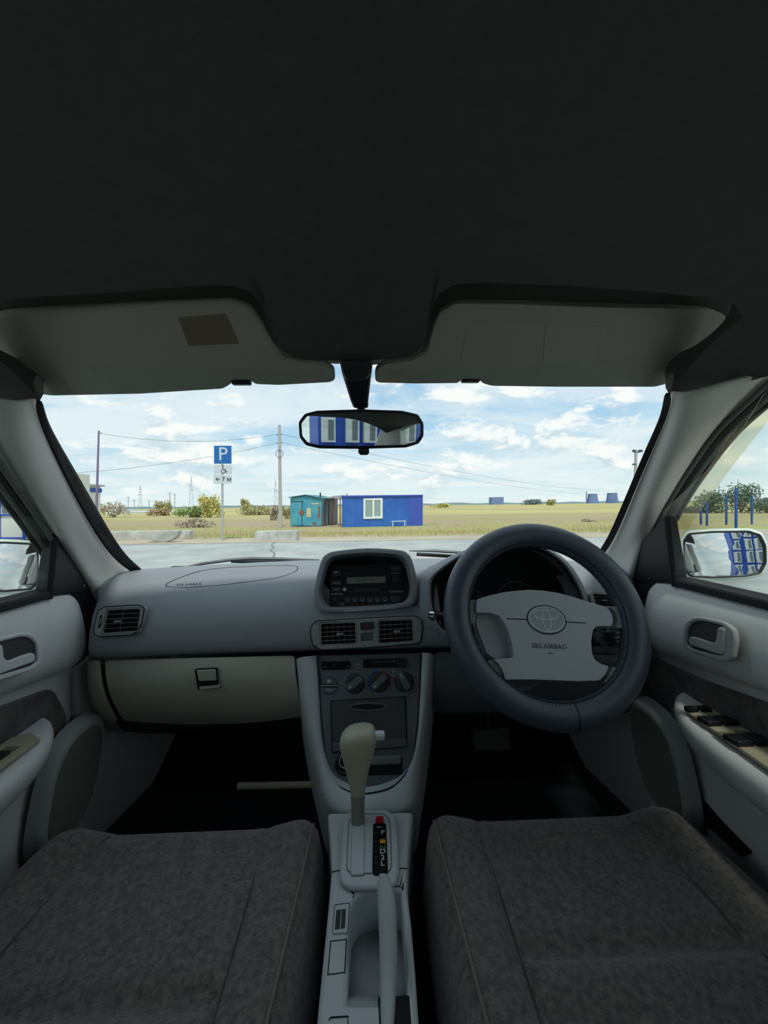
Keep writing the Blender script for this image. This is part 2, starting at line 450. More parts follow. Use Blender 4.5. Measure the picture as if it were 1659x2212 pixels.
RB = [(1668, 806, .575), (1605, 865, .62), (1540, 930, .70), (1490, 1000, .79), (1445, 1072, .87), (1405, 1150, .93), (1360, 1258, .97)]
LR('trim_1', LA, LM, LB, -1)
LR('trim_2', RA, RM, RB, 1)
# windshield, bowed forward
def wrow(a, b, k, n=13):
    pa, pb = T(*a), T(*b); r_ = []
    for i in range(n):
        t = i / (n - 1); p = pa.lerp(pb, t); e = 1 - (2 * t - 1) ** 2
        r_.append(p + Vector((0, k * e, 0)))
    return r_
ext = lambda a, e: (a[0], a[1], a[2] + e)
wn = struct(thing('window_1', 'clear windscreen with a black painted border', 'window', V(0, 1.0, -.1)))
del wn['category']
bm = NB()
loft(bm, [wrow(ext(a, .004), ext(b, .004), k) for a, b, k in zip([(64, 780, .565)] + LA, [(1462, 766, .565)] + RA, (.05, .05, .06, .08, .10, .12, .13, .14))])
O('glass', bm, M_wglass, wn, sub=1)
LF = [(95, 862, .632), (97, 905, .684), (146, 990, .775), (197, 1078, .885), (243, 1160, .975), (280, 1210, 1.035), (322, 1240, 1.09)]
RF = [(1432, 846, .632), (1433, 888, .684), (1397, 962, .775), (1360, 1052, .885), (1326, 1132, .975), (1308, 1170, 1.035), (1286, 1200, 1.09)]
for a_, f_ in ((LA, LF), (RA, RF)):
    bm = NB(); loft(bm, [[T(*a), T(*f)] for a, f in zip(a_, f_)]); O('painted_border', bm, M_frit, wn, sub=2, solid=.002)
# sealing rubber and door frame beside each pillar
for side, B in ((-1, LB), (1, RB)):
    P = [T(*b) for b in B]; P[-1] = P[-2].lerp(P[-1], .35)
    t = struct(thing('trim_seal', 'rubber door seals along the %s pillar' % ('left' if side < 0 else 'right'), None, P[3]))
    for nm, dx, dy, r_, m_ in (('seal', .004, -.004, .005, M_seal), ('inner_seal', .012, -.006, .005, M_rubber), ('door_frame', .022, -.009, .007, M_seal), ('glass_channel', .033, -.012, .007, M_rubber)):
        bm = NB(); tube(bm, spline([tuple(p + Vector((side * dx, dy, -.004))) for p in P], 3), r_, 8); O(nm, bm, m_, t)

# ================================================================ DOORS
SILL = -.185
DX = .668
def door(side):
    sx = side
    def mv(p): return Vector((p.x * sx, p.y, p.z))
    D = struct(thing('door_%d' % (1 if side < 0 else 2), 'pale grey %s front door with pull handle, armrest and fabric insert' % ('left' if side < 0 else 'right'), None, V(sx * .69, .4, -.8)))
    # trim panel
    prof = [(-.176, .700), (-.178, .684), (-.186, .668), (-.205, .653), (-.240, .644), (-.275, .640), (-.305, .644), (-.322, .654), (-.332, .668), (-.338, .676), (-.42, .678), (-.50, .674), (-.60, .668), (-.70, .660), (-.80, .655)]
    bm = NB(); rows = []
    for y in (-.30, -.1, .1, .3, .45, .55, .62, .68, .74, .80, .86, .90, .925):
        k = max(0, (y - .60) / .30)
        fr = max(0, (y - .88) / .05) ** 2
        rows.append([V(sx * (x + .02 * fr), y, z - (.022 * k if -.45 < z < -.26 else .012 * k if z > -.26 and z < -.2 else 0) + (.012 if z < -.24 and z > -.4 else 0) * (1 - k)) for z, x in prof])
    loft(bm, rows)
    O('trim_panel', bm, M_door, D, sub=2, solid=.006)
    # belt strip under the glass
    slab3('belt_strip', [V(sx * .662, -.3, SILL + .004), V(sx * .662, .84, SILL + .0), V(sx * .70, .84, SILL + .004), V(sx * .70, -.3, SILL + .008)], (0, 0, .017), M_rubber, D, bevel=.004)
    # fabric insert
    pl = PL(V(DX, 0, 0), (-1, 0, 0))
    fab = rp([(1330, 1402), (1400, 1418), (1520, 1470), (1800, 1570), (1800, 1740), (1655, 1660), (1490, 1545), (1430, 1520), (1375, 1500)], 10)
    if side < 0: fab = rp([(1455, 1448), (1560, 1482), (1800, 1580), (1800, 1760), (1655, 1660), (1470, 1590), (1428, 1560), (1430, 1500)], 14)
    slab('fabric_insert', pl, fab, 0.0, -.012, M_fab, D, bevel=.003, sx=sx)
    # armrest
    az = -.412 if side > 0 else -.425
    bm = NB(); rows = []
    for y in (-.3, -.05, .15, .3, .44, .55, .63, .69, .735, .77, .795, .812, .82):
        q = min(1, max(0, (y - .63) / .19)); e = q ** 3.0
        xi = .578 + .078 * e; zt = az + .004 - .010 * (1 - q); sh = 1 - .45 * e
        rows.append([V(sx * .684, y, zt), V(sx * (xi + .055 * sh), y, zt), V(sx * (xi + .016), y, zt + .001), V(sx * (xi + .003), y, zt - .008), V(sx * xi, y, zt - .025 * sh), V(sx * (xi + .012), y, zt - .055 * sh), V(sx * (xi + .05 * sh), y, zt - .085 * sh), V(sx * .69, y, zt - .13 * sh)])
    loft(bm, rows); bm.faces.new([v for v in bm.verts[-8:]])
    O('armrest', bm, M_door, D, sub=2)
    # switch plate and window switches
    sp = PL(V(0, 0, az + .004), (0, 0, 1))
    if side > 0:
        plt = [V(.608, .735, 0), V(.645, .758, 0), V(.664, .74, 0), V(.664, .52, 0), V(.598, .52, 0)]
        sw = [(.738, .62, .014), (.738, .645, .014), (.690, .615, .03), (.690, .650, .03), (.615, .612, .036), (.615, .650, .036), (.668, .615, .0), ]
    else:
        plt = [V(.608, .735, 0), V(.645, .758, 0), V(.664, .74, 0), V(.664, .45, 0), V(.598, .45, 0)]
        sw = [(.668, .632, .05)]
    zt = az + .005
    slab3('switch_plate', [Vector((p.x * sx, p.y, zt + EYE + .002)) for p in plt], (0, 0, -.006), M_switch, D, bevel=.001)
    if side > 0:
        lay = [(.735, .618, .014, .020, 'mirror_knob'), (.735, .644, .014, .020, 'mirror_switch'), (.693, .617, .026, .026, 'window_switch'), (.693, .647, .026, .026, 'window_switch'), (.635, .615, .030, .028, 'window_switch'), (.635, .648, .030, .028, 'window_switch')]
    else:
        lay = [(.672, .634, .042, .024, 'window_switch')]
    for y, x, ly, lx, nm in lay:
        bm = NB(); rot = Matrix.Rotation(R(-7), 3, 'X')
        box(bm, V(sx * x, y, zt + .0045), (lx, ly, .010), rot); O(nm, bm, M_black, D, bevel=.002)
        if nm == 'window_switch':
            slab3('finger_recess', [V(sx * (x - lx / 2), y + ly * .55, zt + .0025), V(sx * (x + lx / 2), y + ly * .55, zt + .0025), V(sx * (x + lx / 2), y + ly * .95, zt + .0025), V(sx * (x - lx / 2), y + ly * .95, zt + .0025)], (0, 0, -.002), mat('switch_recess', s(110, 104, 84), .5), D)
    # pull handle in its bezel, right side's shade painted in by darker plastic
    hp = PL(V(.637, 0, 0), (-1, 0, .05))
    outer = rp([(1474, 1398), (1476, 1350), (1492, 1334), (1512, 1332), (1562, 1343), (1584, 1360), (1588, 1385), (1581, 1424), (1562, 1430), (1530, 1421), (1490, 1410)], 9)
    hole = rp([(1483, 1392), (1484, 1358), (1496, 1344), (1512, 1341), (1558, 1351), (1566, 1360), (1563, 1412), (1552, 1416), (1492, 1401)], 7)
    plate('handle_bezel', [[mv(hp.hit(x, y, .004)) for x, y in outer], [mv(hp.hit(x, y, .004)) for x, y in hole]], (sx * .010, 0, 0), M_door2 if side > 0 else M_door, D, bevel=.0025)
    slab('handle_cavity', hp, hole, .0002, -.004, mat('handle_cavity', s(62, 62, 64), .7), D, sx=sx)
    lev = rp([(1486, 1380), (1492, 1374), (1512, 1379), (1538, 1389), (1546, 1383), (1548, 1357), (1556, 1353), (1565, 1360), (1563, 1412), (1555, 1415), (1488, 1393)], 5)
    slab('pull_lever', hp, lev, .0065, .0005, M_door2 if side > 0 else M_door, D, bevel=.003, bseg=3, sx=sx)
    # speaker pod
    bm = NB(); c = V(sx * .655, .845, -.575); rows = []
    for rr, xo in ((1.0, .0), (.97, -.022), (.90, -.030), (.80, -.030)):
        ring = []
        for k in range(28):
            a = 2 * math.pi * k / 28; ca, sa = math.cos(a), math.sin(a)
            e = (abs(ca) ** 2.8 + abs(sa) ** 2.8) ** (-1 / 2.8)
            yy, z_ = .085 * rr * ca * e, .115 * rr * sa * e
            ring.append(c + Vector((sx * xo, yy + z_ * .30, z_)))
        rows.append(ring)
    loft(bm, rows, closed=True)
    O('speaker_pod', bm, M_door2, D, sharp=50)
    bm = NB(); ring = rows[-1]; prism(bm, [p + Vector((-sx * .001, 0, 0)) for p in ring], [p + Vector((sx * .01, 0, 0)) for p in ring]); O('speaker_grille', bm, mat('speaker_mesh', s(120, 124, 114), .8, .8, 1400), D)
    if side > 0: slab('pocket_slot', PL(V(.664, 0, 0), (-1, 0, 0)), rp([(1486, 1722), (1500, 1713), (1552, 1772), (1620, 1842), (1600, 1850), (1520, 1778)], 4), .004, -.006, M_cav, D)
    # mirror patch, black triangle
    tri = [V(sx * .668, .995, SILL - .02), V(sx * .664, .945, -.10), V(sx * .652, .850, -.030), V(sx * .668, .836, SILL + .006)]
    bm = NB(); prism(bm, tri, [p + Vector((sx * .03, 0, 0)) for p in tri]); O('mirror_patch', bm, M_black, D, bevel=.004)
    bm = NB(); tube(bm, [V(sx * .668, .838, SILL), V(sx * .655, .842, -.045), V(sx * .653, .838, -.032)], .007, 8); O('glass_guide', bm, M_rubber, D)
    # glass
    gx = lambda z: .684 - (z - SILL) * .215
    bm = NB(); loft(bm, [[V(sx * gx(z), y, z) for y in (-.12, .2, .5, y1)] for z, y1 in ((SILL - .01, .86), (-.02, .845), (.09, .66), (.19, .56))])
    struct(O('window_%d' % (2 if side < 0 else 3), bm, M_glass, None, solid=.003, label='%s front door window glass' % ('left' if side < 0 else 'right')))
    # outer skin
    slab3('outer_panel', [V(sx * .72, -.3, SILL - .0), V(sx * .72, 1.25, SILL - .03), V(sx * .74, 1.25, -.8), V(sx * .74, -.3, -.8)], (sx * .02, 0, 0), M_body, D, bevel=.006)
    return D
door(-1); door(1)

# ================================================================ FLOOR, FIREWALL, REAR OF THE CABIN
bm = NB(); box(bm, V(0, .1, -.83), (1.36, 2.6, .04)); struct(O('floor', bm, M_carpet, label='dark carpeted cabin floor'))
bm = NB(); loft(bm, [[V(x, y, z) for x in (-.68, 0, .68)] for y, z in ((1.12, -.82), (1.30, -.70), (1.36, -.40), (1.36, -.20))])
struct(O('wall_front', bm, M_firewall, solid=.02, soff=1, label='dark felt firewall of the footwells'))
for side in (-1, 1):
    kp = [V(side * .672, .915, -.80), V(side * .672, .915, -.36), V(side * .66, 1.0, -.33), V(side * .64, 1.30, -.33), V(side * .62, 1.30, -.80)]
    ck = [V(side * .672, .905, -.34), V(side * .672, .905, -.19), V(side * .668, 1.15, -.17), V(side * .66, 1.30, -.34)]
    struct(slab3('trim_shade_filler', ck, (side * .03, 0, 0), M_black, label='added dark filler for the shaded gap at the %s end of the dash' % ('left' if side < 0 else 'right')))  # added panel that blocks a light leak, its black standing for shade
    struct(slab3('trim_kick_panel', kp, (side * .02, 0, 0), M_door2, bevel=.006, label='plastic kick panel of the %s footwell' % ('left' if side < 0 else 'right')))
    sc = [V(side * .64, -.3, -.775), V(side * .64, .80, -.775), V(side * .64, .93, -.755), V(side * .62, .97, -.80), V(side * .60, -.3, -.80)]
    slb = slab3('trim_sill_plate', sc, (side * .03, 0, 0), M_low, bevel=.006, label='scuff plate below the %s door' % ('left' if side < 0 else 'right')); struct(slb)
    # B pillar, rear door wall, C pillar
    bp = [V(side * .66, -.12, -.80), V(side * .672, -.12, SILL), V(side * .602, -.14, .20), V(side * .602, -.25, .20), V(side * .672, -.27, SILL), V(side * .66, -.27, -.80)]
    struct(slab3('trim_b_pillar', bp, (side * .04, 0, 0), M_pillar, bevel=.01, label='%s centre pillar beside the front seat' % ('left' if side < 0 else 'right')))
    rw = [V(side * .665, -.27, -.8), V(side * .672, -.27, SILL), V(side * .66, -1.02, SILL + .02), V(side * .66, -1.5, SILL + .06), V(side * .66, -1.5, -.8)]
    struct(slab3('wall_left_rear' if side < 0 else 'wall_right_rear', rw, (side * .05, 0, 0), M_door, bevel=.008, label='%s rear door panel' % ('left' if side < 0 else 'right')))
    cp = [V(side * .672, -.92, SILL + .02), V(side * .595, -.80, .19), V(side * .56, -1.02, .23), V(side * .60, -1.50, -.03), V(side * .66, -1.50, -.14)]
    struct(slab3('trim_c_pillar', cp, (side * .05, 0, 0), M_pillar, bevel=.01, label='%s rear quarter pillar' % ('left' if side < 0 else 'right')))
    rg = [V(side * .676, -.27, SILL), V(side * .604, -.25, .2), V(side * .594, -.80, .2), V(side * .67, -.92, SILL)]
    slab3('window_%d' % (4 if side < 0 else 5), rg, (side * .003, 0, 0), M_glass, label='%s rear door window glass' % ('left' if side < 0 else 'right'), kind='structure')
    bm = NB(); tube(bm, [V(side * .655, -.27, SILL + .008), V(side * .655, -.90, SILL + .02)], .012, 8)
    struct(O('trim_rear_belt', bm, M_rubber, label='%s rear window belt strip' % ('left' if side < 0 else 'right')))
slab3('window_6', [V(-.56, -1.02, .225), V(.56, -1.02, .225), V(.60, -1.5, -.04), V(-.60, -1.5, -.04)], (0, .003, .003), M_glass, label='sloping rear window glass', kind='structure')
bm = NB(); box(bm, V(0, -1.28, -.09), (1.34, .52, .03)); struct(O('trim_parcel_shelf', bm, M_carpet, label='rear parcel shelf'))
bm = NB(); box(bm, V(0, -1.54, -.42), (1.34, .04, .76)); struct(O('wall_back', bm, M_carpet, label='rear bulkhead behind the back seat'))
# rear bench
rb = thing('rear_bench', 'dark grey velour rear bench seat seen only in mirrors', 'seat', V(0, -.9, -.8))
bm = NB(); box(bm, V(0, -.80, -.64), (1.28, .48, .28)); O('cushion', bm, M_seat, rb, bevel=.05, bseg=4)
bm = NB(); box(bm, V(0, -1.10, -.34), (1.28, .16, .56), Matrix.Rotation(R(18), 3, 'X')); O('backrest', bm, M_seat, rb, bevel=.05, bseg=4)

# ================================================================ SUN VISORS, REAR-VIEW MIRROR
vpl = plane3(T(1200, 836, .675), T(500, 846, .675), T(800, 668, .577))
def visor(name, label, poly, patch, pl_label):
    t = thing(name, label, 'sun visor', vpl.hit(*poly[0]), 'sun visors folded against the headliner')
    slab('panel', vpl, rp(poly, 6, 3), .0, -.017, M_visor, t, bevel=.007, bseg=4)
    for q in patch: slab('warning_label', vpl, rp(q, 2, 2), .0006, -.004, M_label if pl_label else mat('visor_label_pale', s(164, 160, 150), .7), t)
    return t
vl = visor('sun_visor', 'folded grey sun visor on the left with a small brown label',
      [(724, 824), (722, 800), (704, 786), (645, 783), (608, 772), (586, 738), (566, 692), (542, 662), (500, 648), (300, 656), (100, 668), (0, 676), (-40, 690), (-50, 725), (-35, 780), (20, 832), (70, 852), (110, 858), (300, 854), (480, 843), (496, 834), (505, 824), (540, 824), (550, 833), (600, 835), (712, 829)],
      [[(384, 686), (488, 678), (516, 742), (408, 748)]], True)
vr = visor('sun_visor', 'folded grey sun visor above the steering wheel',
      [(810, 822), (812, 802), (830, 788), (890, 780), (926, 762), (938, 702), (950, 674), (985, 656), (1100, 657), (1300, 664), (1535, 668), (1566, 680), (1572, 704), (1546, 755), (1500, 804), (1446, 828), (1415, 836), (1200, 836), (1062, 834), (1042, 828), (1034, 819), (998, 819), (990, 828), (900, 829), (818, 827)],
      [[(1010, 694), (1180, 700), (1160, 786), (996, 778)], [(1180, 702), (1318, 706), (1270, 792), (1172, 788)]], False)
for p, v_ in (((522, 824), vl), ((1016, 819), vr)):
    bm = NB(); c = vpl.hit(*p, -.005); box(bm, c, (.032, .012, .012)); O('clip', bm, M_black, v_, bevel=.003)
mc = T(780, 926, .76)
mn_ = ((CAM - mc).normalized() + (V(.43, -1.1, .175) - mc).normalized()).normalized()
mpl = PL(mc, mn_)
rm = thing('rear_view_mirror', 'black rear-view mirror hanging from the header', 'mirror', mc)
mo = rp([(647, 944), (645, 912), (658, 894), (684, 887), (780, 884), (868, 887), (903, 895), (915, 914), (915, 942), (905, 958), (880, 966), (780, 969), (690, 968), (660, 961)], 5)
mi = [(780 + (x - 780) * .955, 927 + (y - 927) * .86) for x, y in mo]
plate('housing_rim', [[mpl.hit(x, y, .002) for x, y in mo], [mpl.hit(x, y, .002) for x, y in mi]], mn_ * -.02, M_black, rm, bevel=.002)
slab('mirror_glass', mpl, [(780 + (x - 780) * .962, 927 + (y - 927) * .88) for x, y in mo], 0, -.004, M_mirror, rm)
bm = NB(); rows = [[mpl.hit(x, y, -.004) for x, y in mo]]
for k, off in ((.98, -.016), (.86, -.030), (.6, -.036)):
    rows.append([mpl.hit(780 + (x - 780) * k, 927 + (y - 927) * k, off) for x, y in mo])
loft(bm, rows, closed=True, cap=True); O('housing_back', bm, M_black, rm)
bm = NB()
loft(bm, [[T(736, 778, .70), T(803, 778, .70), T(806, 778, .62), T(733, 778, .62)], [T(742, 800, .72), T(800, 800, .72), T(803, 806, .655), T(738, 806, .655)], [T(757, 860, .772), T(795, 860, .772), T(796, 866, .745), T(757, 866, .745)], [T(764, 880, .785), T(795, 880, .785), T(796, 882, .765), T(764, 882, .765)]], closed=True, cap=True)
O('stalk', bm, M_black, rm, bevel=.004)
slab3('stalk_cover', [T(743, 783, .638), T(797, 783, .638), T(799, 810, .655), T(790, 822, .665), T(750, 822, .665), T(741, 810, .655)], (0, .01, .004), mat('stalk_cover', s(44, 50, 54), .3), rm, bevel=.003)
bm = NB(); tube(bm, [T(780, 878, .78), T(780, 905, .79)], .008, 10); O('ball_joint', bm, M_black, rm)
bm = NB(); loft(bm, [[mpl.hit(x, y, -.004) for x, y in ((774, 962), (796, 962), (798, 978), (794, 983), (778, 983), (774, 978))], [mpl.hit(x, y, -.014) for x, y in ((774, 962), (796, 962), (798, 978), (794, 983), (778, 983), (774, 978))]], closed=True, cap=True)
O('dimming_tab', bm, M_black, rm, bevel=.002)

# ================================================================ DASHBOARD
dash = thing('dashboard', 'grey plastic dashboard across the cabin with vents, pods and glove box', 'dashboard', V(0, 1.0, -.5))
PR = [(1.250, -.173, 1.0), (1.19, -.162, .9), (1.09, -.167, .6), (1.01, -.182, .35), (.952, -.203, .2), (.914, -.236, .12), (.9005, -.260, .1), (.8965, -.272, .1), (.8915, -.298, .1), (.8905, -.312, .1), (.893, -.322, .1), (.910, -.334, .1), (.95, -.338, .1), (1.05, -.338, .1)]
def bow(u): return .17 * abs(u) ** 2.5
def face_off(x):
    return 0
us = [-1.0, -.995, -.98, -.95, -.9, -.8, -.65, -.5, -.35, -.25, -.19, -.1, 0, .1, .175, .25, .35, .5, .65, .72, .8, .9, .95, .98, .995, 1.0]
bm = NB(); rows = []
for u in us:
    row = []; e = max(0, (abs(u) - .93) / .07); e = 1 - math.sqrt(max(0, 1 - e * e))
    for y, z, w in PR:
        xe = .640 + max(0, y - .89) * .10
        yy = y - bow(u) * w
        if y < 1.0: yy += e * .05 + face_off(u * .622) * (1 if y < .94 else .5)
        zz_ = z - (e * .015 if y < 1.1 else 0) + (e * .02 if z < -.3 else 0)
        row.append(V(u * xe, yy, zz_))
    rows.append(row)
loft(bm, rows)
bmesh.ops.delete(bm, geom=[f for f in bm.faces if abs(f.calc_center_median().x + .005) < .114 and (-.312 < f.calc_center_median().z - EYE < -.262 or -.232 < f.calc_center_median().z - EYE < -.15) and f.calc_center_median().y < 1.05 or .16 < f.calc_center_median().x < .445 and -.30 < f.calc_center_median().z - EYE and f.calc_center_median().y < 1.06], context='FACES')
O('dash_top', bm, M_dash, dash, sharp=50)
# airbag lid outline and its lettering on the dash top
def dash_pt(px, py, lift=.0):
    """pixel onto the dash upper surface"""
    v = ray(px, py); best = None
    lo, hi = .8, 1.3
    for k in range(200):
        d = lo + (hi - lo) * k / 199
        x, z = v.x * d, v.z * d
        u = max(-1, min(1, x / .64))
        pts = [(y - bow(u) * w, zz_) for y, zz_, w in PR]
        pts = pts[::-1]
        # height of the upper surface at this distance
        zt = None
        for (ya, za), (yb, zb) in zip(pts, pts[1:]):
            if ya <= d <= yb and yb > ya: zt = za + (zb - za) * (d - ya) / (yb - ya)
        if zt is not None and z <= zt: return V(x, d, zt + lift)
    return V(v.x * hi, hi, v.z * hi)
lid_px = spline([(358, 1266), (400, 1244), (455, 1230), (540, 1224), (625, 1222), (643, 1226), (632, 1238), (590, 1250), (500, 1262), (420, 1269)], 5, closed=True)
bm = NB(); tube(bm, [dash_pt(p.x, p.y, -.0004) for p in lid_px], .0013, 6, closed=True); O('airbag_lid_seam', bm, M_gap, dash)
a, b = dash_pt(380, 1265, .0006), dash_pt(437, 1262, .0006)
up = (dash_pt(408, 1256, .0006) - dash_pt(408, 1270, .0006))
text('airbag_lettering', 'SRS AIRBAG', (a + b) / 2, b - a, up, .011, M_dark_p, dash, .0003)
# crease of the passenger side, soft shoulder line: glove box and lower panel
LOWD = [(1416, .905), (1440, .893), (1475, .889), (1510, .897), (1540, .92), (1566, .955), (1585, 1.0)]
def low_row(cols): return cols
GL = [(1420, .900, 226, 637), (1445, .890, 227, 637), (1480, .887, 232, 640), (1510, .897, 243, 648), (1535, .915, 256, 655), (1556, .945, 272, 662), (1572, .985, 290, 668)]
g = []
for y, d, x0, x1 in GL:
    g.append([(x0 + (x1 - x0) * t, y + 6 - 10 * t, d - .012 * math.sin(math.pi * t)) for t in (0, .02, .25, .5, .75, .98, 1)])
gb = pxsurf('glove_box_door', g, M_low, dash, sub=2, solid=.02)
g = []
for (y, d, x0, x1), xl in zip(GL, (187, 187, 190, 197, 206, 220, 240)):
    g.append([(xl, y + 8, d + .03), (xl + 4, y + 8, d + .008), (xl + (x0 - xl) * .5, y + 7, d), (x0 - 9, y + 6, d + .001), (x0 - 6, y + 6, d + .016)])
pxsurf('glove_box_surround', g, M_low, dash, sub=2, solid=.01)
bm = NB(); loft(bm, [[T(x0 - 10, y + 6, d + .022), T((x0 + x1) / 2, y + 1, d + .012), T(x1 + 14, y - 4, d + .022)] for y, d, x0, x1 in GL]); O('glove_box_recess', bm, M_gap, dash, sub=1, solid=.01)
lp = plane3(T(430, 1460, .8725), T(480, 1460, .8725), T(450, 1490, .873))
lf = rp([(420, 1446), (468, 1444), (471, 1488), (427, 1490)], 4)
plate('latch_frame', [[lp.hit(x, y, .001) for x, y in lf], [lp.hit(x, y, .001) for x, y in rp([(423, 1448), (466, 1446), (468, 1480), (428, 1482)], 3)]], (0, .006, 0), M_gap, dash)
slab('latch_handle', lp, rp([(424, 1449), (465, 1447), (467, 1470), (429, 1472)], 3), .004, -.004, M_low, dash, bevel=.0012)
slab('latch_recess', lp, rp([(427, 1472), (466, 1470), (468, 1482), (429, 1483)], 2), .001, -.004, M_gap, dash)
slab('latch_lip', lp, rp([(430, 1484), (474, 1481), (470, 1487), (432, 1490)], 2), .004, -.004, M_low, dash, bevel=.001)

def vent(parent, pl, q, n, vanes, knob, depth=.012, dark=M_cav):
    """q = TL, TR, BR, BL pixels of the opening"""
    TL, TR, BR, BL = (Vector(p) for p in q)
    def at(u, v): a = TL.lerp(TR, u); b = BL.lerp(BR, u); c = a.lerp(b, v); return (c.x, c.y)
    slab('vent_cavity', pl, rp([at(0, 0), at(1, 0), at(1, 1), at(0, 1)], 4, 3), -depth, -depth - .002, dark, parent)
    fr = rp([at(-.02, -.03), at(1.02, -.03), at(1.02, 1.03), at(-.02, 1.03)], 5, 4)
    inn = rp([at(.015, .03), at(.985, .03), at(.985, .97), at(.015, .97)], 4, 4)
    plate('vent_frame', [[pl.hit(x, y, .0015) for x, y in fr], [pl.hit(x, y, .0015) for x, y in inn]], pl.n * -depth, M_slat, parent, bevel=.0008)
    for i in range(1, n):
        v = i / n; hgt = .09 / n * 5 * .2
        slab('slat', pl, [at(.01, v - hgt / 2), at(.99, v - hgt / 2), at(.99, v + hgt / 2), at(.01, v + hgt / 2)], .0005, -depth * .7, M_slat, parent, bevel=.0006)
    for u in vanes:
        slab('vane', pl, [at(u - .012, .03), at(u + .012, .03), at(u + .012, .97), at(u - .012, .97)], -depth * .55, -depth * .95, mat('vane_grey', s(84, 88, 88), .6), parent)
    u, v = knob
    slab('vent_tab', pl, rp([at(u - .10, v - .05), at(u + .10, v - .05), at(u + .10, v + .05), at(u - .10, v + .05)], 2, 2), .005, -.002, M_slat, parent, bevel=.001)

# left end vent
vp = PL(V(-.56, .8738, -.272), (.054, -.955, .29))
lv = rp([(204, 1371), (203, 1358), (212, 1319), (226, 1311), (300, 1307), (312, 1312), (306, 1348), (296, 1366), (284, 1371), (215, 1375)], 5)
hq = [(231, 1317), (304, 1314), (297, 1364), (219, 1369)]
hole = rp([(229, 1315), (306, 1312), (299, 1366), (217, 1371)], 4, 3)
sl_ = rp([(211, 1352), (215, 1330), (221, 1328), (219, 1348), (215, 1357), (210, 1357)], 3)
plate('vent_bezel', [[vp.hit(x, y, .002) for x, y in lv], [vp.hit(x, y, .002) for x, y in hole], [vp.hit(x, y, .002) for x, y in sl_]], vp.n * -.02, M_dash2, dash, bevel=.0015)
bm = NB(); tube(bm, [vp.hit(x, y, .0008) for x, y in lv], .0016, 6, closed=True); O('vent_gap', bm, M_gap, dash)
vent(dash, vp, hq, 5, (.5,), (.36, .52), .009)
slab('vent_wheel_slot', vp, sl_, -.004, -.006, M_cav, dash)
slab('vent_wheel', vp, rp([(213, 1348), (216, 1334), (219, 1334), (217, 1346)], 1), .001, -.004, M_slat, dash)
# right end vent beyond the wheel
vp2 = PL(V(.535, .876, -.225), (-.09, -.963, .268))
rv = rp([(1273, 1284), (1280, 1276), (1340, 1282), (1345, 1316), (1300, 1316), (1280, 1308)], 5)
hole2 = [(1280, 1282), (1338, 1287), (1340, 1312), (1288, 1308)]
plate('vent_bezel', [[vp2.hit(x, y, .002) for x, y in rv], [vp2.hit(x, y, .002) for x, y in rp(hole2, 3, 3)]], vp2.n * -.02, M_dash2, dash, bevel=.0015)
vent(dash, vp2, hole2, 4, (.5,), (.4, .5), .009)

# centre vents panel
cp_ = PL(V(0, .892, -.287), (0, -.98, .196))
po = rp([(671, 1372), (672, 1354), (682, 1342), (790, 1336), (897, 1331), (909, 1338), (913, 1352), (909, 1384), (902, 1391), (790, 1399), (694, 1404), (677, 1395)], 6)
hl = [(692, 1347), (768, 1344), (770, 1391), (693, 1395)]; hr = [(818, 1341), (891, 1338), (894, 1386), (819, 1391)]
big_ = lambda q, k: rp([(sum(p[0] for p in q) / 4 + (x - sum(p[0] for p in q) / 4) * k, sum(p[1] for p in q) / 4 + (y - sum(p[1] for p in q) / 4) * k) for x, y in q], 5, 3)
blank = rp([(780, 1369), (806, 1367), (806, 1384), (780, 1386)], 2, 2)
plate('vent_panel', [[cp_.hit(x, y, .002) for x, y in po], [cp_.hit(x, y, .002) for x, y in big_(hl, 1.05)], [cp_.hit(x, y, .002) for x, y in big_(hr, 1.05)], [cp_.hit(x, y, .002) for x, y in blank]], cp_.n * -.030, M_dash2, dash, bevel=.002)
bm = NB(); tube(bm, [cp_.hit(x, y, .0) for x, y in po], .0018, 6, closed=True); O('panel_gap', bm, M_gap, dash)
vent(dash, cp_, hl, 5, (.17, .34, .5, .67, .84), (.54, .52), .016)
vent(dash, cp_, hr, 5, (.17, .34, .5, .67, .84), (.53, .52), .016)
slab('blank_switch', cp_, blank, -.003, -.006, M_stack, dash)
slab('hazard_button', cp_, rp([(778, 1345), (807, 1343), (807, 1359), (779, 1361)], 3), .008, 0, M_black, dash, bevel=.002)
slab('hazard_mark', cp_, [(792, 1347), (797, 1355), (787, 1356)], .0086, .008, mat('hazard_red', s(96, 34, 36), .5), dash)
# radio pod
PO = [(679, 1268), (678, 1291), (686, 1313), (704, 1323), (775, 1322), (871, 1314), (896, 1303), (903, 1283), (902, 1256), (891, 1212), (881, 1196), (862, 1188), (794, 1184), (727, 1190), (704, 1198), (692, 1216)]
PO = [(p.x, p.y) for p in spline(PO, 3, closed=True)]
rpl = plane3(T(700, 1318, .905), T(870, 1310, .905), T(790, 1188, .935))
sc_ = lambda P, kx, ky, cx=790, cy=1258: [(cx + (x - cx) * kx, cy + (y - cy) * ky) for x, y in P]
R1 = [rpl.hit(x, y, .0) for x, y in PO]
R1b = [rpl.hit(x, y, .004) for x, y in sc_(PO, .975, .97)]
R2 = [rpl.hit(x, y, .003) for x, y in sc_(PO, .90, .87)]
R2b = [rpl.hit(x, y, -.004) for x, y in sc_(PO, .885, .85)]
R3 = [rpl.hit(x, y, -.040) for x, y in sc_(PO, .83, .78, 790, 1262)]
R0, R00 = [], []
